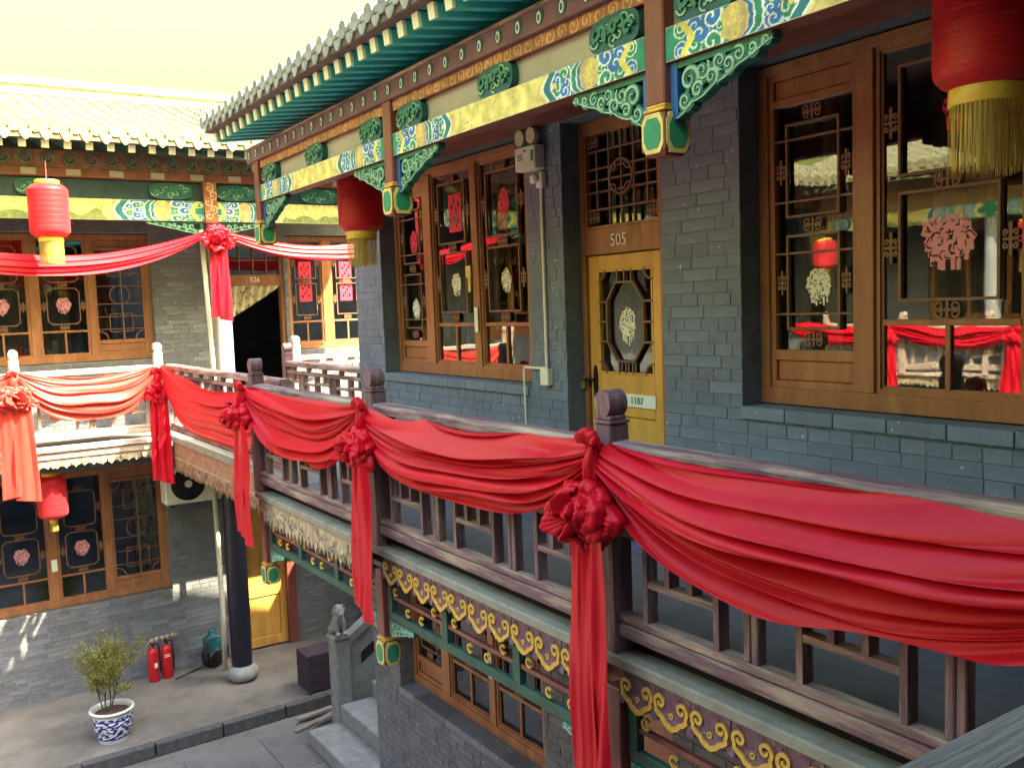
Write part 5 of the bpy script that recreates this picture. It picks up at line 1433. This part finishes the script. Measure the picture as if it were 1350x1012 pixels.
f = np.sin(th * 9 + 5 * np.sin(zz * 40)) + np.sin(zz * 75 + 3 * np.cos(th * 7)) + 1.1 * nse(th * 11, zz * 70, 4)
col[q & (f > -.15)] = (.012, .03, .22); col[q & (np.abs(zz - .29) < .006)] = (.012, .03, .22); col[q & (np.abs(zz - .065) < .006)] = (.012, .03, .22)
at = me.color_attributes.new('paint', 'FLOAT_COLOR', 'POINT'); at.data.foreach_set('color', np.concatenate([col, np.ones((len(col), 1))], 1).astype(np.float32).ravel())
place('pot', me, T)
sr = MB(); n = 40; r = np.random.RandomState(2)
sr.add([(0, 0, .36)] + [(.10*math.cos(2*PI*i/n), .10*math.sin(2*PI*i/n), .352 + r.uniform(-.01, .012)) for i in range(n)] + [(.205*math.cos(2*PI*i/n), .205*math.sin(2*PI*i/n), .335) for i in range(n)],
       [(0, 1 + i, 1 + (i+1) % n) for i in range(n)] + [(1 + i, 1 + n + i, 1 + n + (i+1) % n, 1 + (i+1) % n) for i in range(n)])
sr.build('soil', 'soil', T, True)
T = thing('potted_shrub', 'sparse yellow-green shrub growing in the blue and white planter', 'shrub', (1.82, 11.66, .35))
rr = random.Random(5); leafs = MB(); stems = MB()
def leaf_at(p, d):
    L_ = rr.uniform(.016, .034); w_ = L_ * .42; d = d.normalized(); s_ = d.cross(Vector((rr.uniform(-1, 1), rr.uniform(-1, 1), rr.uniform(-1, 1)))).normalized(); nn = s_.cross(d) * L_ * .15
    leafs.add([p, p + d * L_ * .5 + s_ * w_ + nn, p + d * L_, p + d * L_ * .5 - s_ * w_ + nn], [(0, 1, 2, 3)])
def branch(p, d, L_, r0, depth):
    pts = [p]; q = p
    for i in range(5):
        d = (d + Vector((rr.uniform(-.22, .22), rr.uniform(-.22, .22), rr.uniform(-.06, .14)))).normalized(); q = q + d * L_ / 5; pts.append(q)
        if depth >= 2:
            for _ in range(rr.choice((0, 1, 1, 2))): leaf_at(q + Vector((rr.uniform(-.035, .035), rr.uniform(-.035, .035), rr.uniform(-.03, .03))), Vector((rr.uniform(-1, 1), rr.uniform(-1, 1), rr.uniform(-.5, .6))))
        if depth < 3 and i >= 1:
            for _ in range(2 if depth < 2 else 1):
                branch(q, (d + Vector((rr.uniform(-1.1, 1.1), rr.uniform(-1.1, 1.1), rr.uniform(-.15, .35)))).normalized(), L_ * rr.uniform(.38, .68), r0 * .5, depth + 1)
    stems.tube([tuple(x) for x in pts], [r0 * (1 - .12 * i) for i in range(len(pts))], 5)
for (x, y, dx) in ((-.03, 0, -.12), (.05, .02, .06), (.03, -.03, -.02), (-.05, .03, -.30)): branch(Vector((x, y, -.02)), Vector((dx, rr.uniform(-.1, .1), 1)).normalized(), .56, .013, 0)
stems.build('stem', 'bark', T); leafs.build('foliage', 'leaf', T, kind='stuff')
T.scale = (.80, .80, .92); T.location.x -= .04

# ------------------------------------------------------------------ stair foot
T = thing('stone_stair', 'grey stone steps at the end of the right house rising away from the court', 'stair', (3.8, 9.2, -.15))
for k in range(12):
    MB().cbox(-.05 + k * .42, .45 + k * .42, -1.15, 1.15, -.02 + k * .20, .18 + k * .20, .012).build('step', 'stone', T)
    if k: MB().box(-.03 + k * .42, .44 + k * .42, -1.14, 1.14, -.05, -.02 + k * .20).build('step_body', 'stone', T)
T = thing('stone_newel', 'grey stone newel post crowned by a small seated lion at the stair foot', 'newel post', (4.24, 10.46, -.15))
MB().cbox(-.105, .105, -.105, .105, 0, 1.17, .022).build('shaft', 'stone', T)
MB().cbox(-.12, .12, -.12, .12, 1.172, 1.225, .015).build('plinth', 'stone', T)
MB().cbox(-.075, .075, -.108, -.100, .12, 1.05, .003).build('panel', 'stone', T)
lm = MB()
def ell(c, r, n=14):
    prof = [(math.sin(PI*i/10), -math.cos(PI*i/10)) for i in range(11)]
    b = MB().lathe(prof, n); lm.add([(x*r[0] + c[0], y*r[1] + c[1], z*r[2] + c[2]) for x, y, z in b.v], b.f)
ell((0, .02, .10), (.085, .095, .11)); ell((0, -.03, .17), (.07, .065, .09)); ell((0, -.05, .285), (.062, .06, .062)); ell((0, -.105, .265), (.034, .035, .03))
ell((0, -.015, .285), (.075, .055, .08)); ell((-.045, -.08, .10), (.026, .028, .11)); ell((.045, -.08, .10), (.026, .028, .11)); ell((-.045, -.10, .02), (.032, .045, .024)); ell((.045, -.10, .02), (.032, .045, .024))
ell((-.075, .05, .05), (.035, .07, .055)); ell((.075, .05, .05), (.035, .07, .055)); ell((-.045, -.045, .345), (.018, .014, .024)); ell((.045, -.045, .345), (.018, .014, .024)); ell((0, .11, .14), (.028, .03, .09))
for k in range(9): a = PI * k / 8; ell((.072*math.cos(a), -.03, .27 + .072*math.sin(a)), (.02, .02, .02), 8)
lion = lm.build('lion', 'stone', T, True, (0, 0, 1.225))
md = lion.modifiers.new('fuse', 'REMESH'); md.mode = 'VOXEL'; md.voxel_size = .009; md.use_smooth_shade = True
T = thing('stone_balustrade', 'sloping grey stone balustrade panel rising from the lion newel', 'balustrade', (4.35, 10.46, -.15))
MB().prism([(0, .05), (2.6, 1.55), (2.6, 2.75), (0, 1.08)], -.045, .045).build('panel', 'stone', T)
MB().prism([(0, 1.082), (2.6, 2.752), (2.6, 2.86), (0, 1.19)], -.075, .075).build('hand_rail', 'stone', T)
MB().prism([(.15, .80), (1.1, 1.41), (1.1, 1.55), (.15, .94)], -.052, -.046).build('slot', 'black_metal', T)
T = thing('wooden_crate', 'dark wooden crate standing between black column and stone newel', 'crate', (4.38, 11.58, 0))
for k in range(4): MB().cbox(-.22, .22, -.20, .20, .02 + k * .125, .14 + k * .125, .006).build('board', 'crate_dark', T)
for sx in (-.2, .2): MB().cbox(sx - .02, sx + .02, -.215, -.201, 0, .52, .003).build('batten', 'crate_dark', T)
for k, (x, y, ang, L_) in enumerate(((3.72, 10.72, .35, .95), (3.85, 10.98, .12, .8), (4.0, 10.72, .22, .55))):
    o = MB().cbox(0, L_, -.035, .035, 0, .03, .004).build('plank', 'plank', None, False, (x, y, -.13 + .02 * k), None); o.rotation_euler = (0, -.03 * k, ang)
    tag(o, ('longest loose grey plank lying at the terrace curb', 'loose plank lying furthest back against the curb', 'short loose plank lying beside the stone newel')[k], 'plank', 'loose planks by the curb')

# floral curtain in the upper doorway 526
s = np.linspace(0, 1, 50); v = np.linspace(0, 1, 20); Sg, Vg = np.meshgrid(s, v, indexing='ij')
zt_ = 5.40 - .0 * Sg; zb_ = 4.93 + .46 * Sg ** 1.05
P = np.stack([4.05 + .78 * Sg, 13.45 + .018 * np.sin(Sg * 40 + Vg * 2), zt_ + (zb_ - zt_) * Vg], -1)
base = np.array((4.4, 13.45, 4.93))
tag(MB().grid(P - base).build('door_curtain', 'floral', None, True, tuple(base)), 'floral cream curtain gathered to one side in the doorway numbered 526', 'curtain')

# ------------------------------------------------------------------ opposite house, seen as reflections in the panes
OH = thing('gallery_house', 'sunlit gallery house opposite, seen only reflected in the window panes', 'house', (-9.2, 0, 0), PI / 2)
mb = MB()
for a_, b_, c_, d_ in rects_minus(-3, 13.0, -.15, 6.9, [(k, k + 2.2, z, z + 1.7) for k in (-1.5, 1.8, 5.1, 8.4) for z in (1.5, 4.43)]): mb.box(a_, b_, 0, .3, c_, d_)
mb.build('wall', 'grey_brick', OH)
for k in (-1.5, 1.8, 5.1, 8.4):
    for z in (1.5, 4.43):
        w_ = MB().box(k, k + 2.2, .12, .2, z, z + .1).box(k, k + 2.2, .12, .2, z + 1.6, z + 1.7)
        for q in (0, .7, 1.42, 2.12): w_.box(k + q, k + q + .08, .12, .2, z + .1, z + 1.6)
        o = w_.build('window', 'window_wood', OH); MB().add([(k, .19, z), (k + 2.2, .19, z), (k + 2.2, .19, z + 1.7), (k, .19, z + 1.7)], [(0, 1, 2, 3)]).build('pane', 'black_metal', o)
MB().box(-3, 12.0, -1.2, 0, FL - .13, FL).build('gallery_floor', 'deck_concrete', OH)
MB().cbox(-3, 12.0, -1.3, -1.2, FL - .05, FL + .02, .008).build('deck_nosing', 'rail_wood_far', OH)
rough_valance(OH, -3, 12.0, -1.235, FL - .052, .20, .1, 'valance_weathered', 31)
for k in range(4):
    bm = MB().cbox(-3 + k * 3.9, .9 + k * 3.9, -1.22, -1.11, 6.19, 6.44, .005).build('painted_beam', 'beam_red', OH); place('painted_face', fb_me, bm, (-3 + k * 3.9, -1.225, 6.19))
    MB().lathe([(.12, 0), (.12, 2.7)], 14, -3 + k * 3.9, -1.1, FL).build('column', 'column_grey', OH, True)
MB().box(-3, 12.6, -1.2, -1.12, 6.44, 6.99).build('frieze_board', 'valance_brown', OH)
rafters(OH, -3, 12.6, .228, -1.80, 6.915, -.2, 7.30, .075, .085, 'teal_dark')
roof(OH, -3, 12.8, -1.92, 7.10, 1.9, 8.62, .205, 'tile')
ob = balustrade('pale balustrade of the opposite gallery, seen only in the window reflections', (-7.93, 12.0), (-7.93, -3.0), n=16, posts=[k / 9 for k in range(10)], mats=('rail_wood_far', 'rail_wood_far'))
sw = [o for o in C.objects if o.name.startswith('cloth_swag')][1]; bw_ = [o for o in C.objects if o.name.startswith('cloth_bow')][1]
for k in range(6):
    y = -1.0 + k * 2.3
    c = sw.copy(); C.objects.link(c); c.location = (-7.86, y + 1.15, sw.location.z); c.rotation_euler = (0, 0, PI); c['label'] = 'red swag on the opposite gallery, seen as a reflection'; c['group'] = 'swags of the opposite gallery'
    c = copy_tree(bw_); c.location = (-7.80, y, bw_.location.z); c.rotation_euler = (0, 0, PI); c['label'] = 'red bow on the opposite gallery, seen as a reflection'; c['group'] = 'bows of the opposite gallery'
for k in range(4): lantern('red lantern of the opposite eave, seen as a reflection', (-7.75, .2 + k * 3.9, 5.75), .2, .5, .12, .22, .6, group='lanterns of the opposite gallery')

# ------------------------------------------------------------------ the house whose gallery the photographer stands in (behind the camera)
NH = thing('gallery_house', 'near gallery house behind the camera, only its rail in the bottom right corner shows', 'house', (0, -.75, 0), PI)
MB().box(-6, 9.0, 0, .3, -.15, 6.9).build('wall', 'painted_brick', NH)
MB().box(-3.5, 9.0, -1.3, -1.2, 5.9, 6.5).build('eave_beam', 'beam_red', NH)
roof(NH, -3.4, 9.0, -1.95, 6.45, 3.2, 8.3, .205, 'tile', eave_obj=False)  # out-of-view roof of this house, added to shade the near rail and gallery
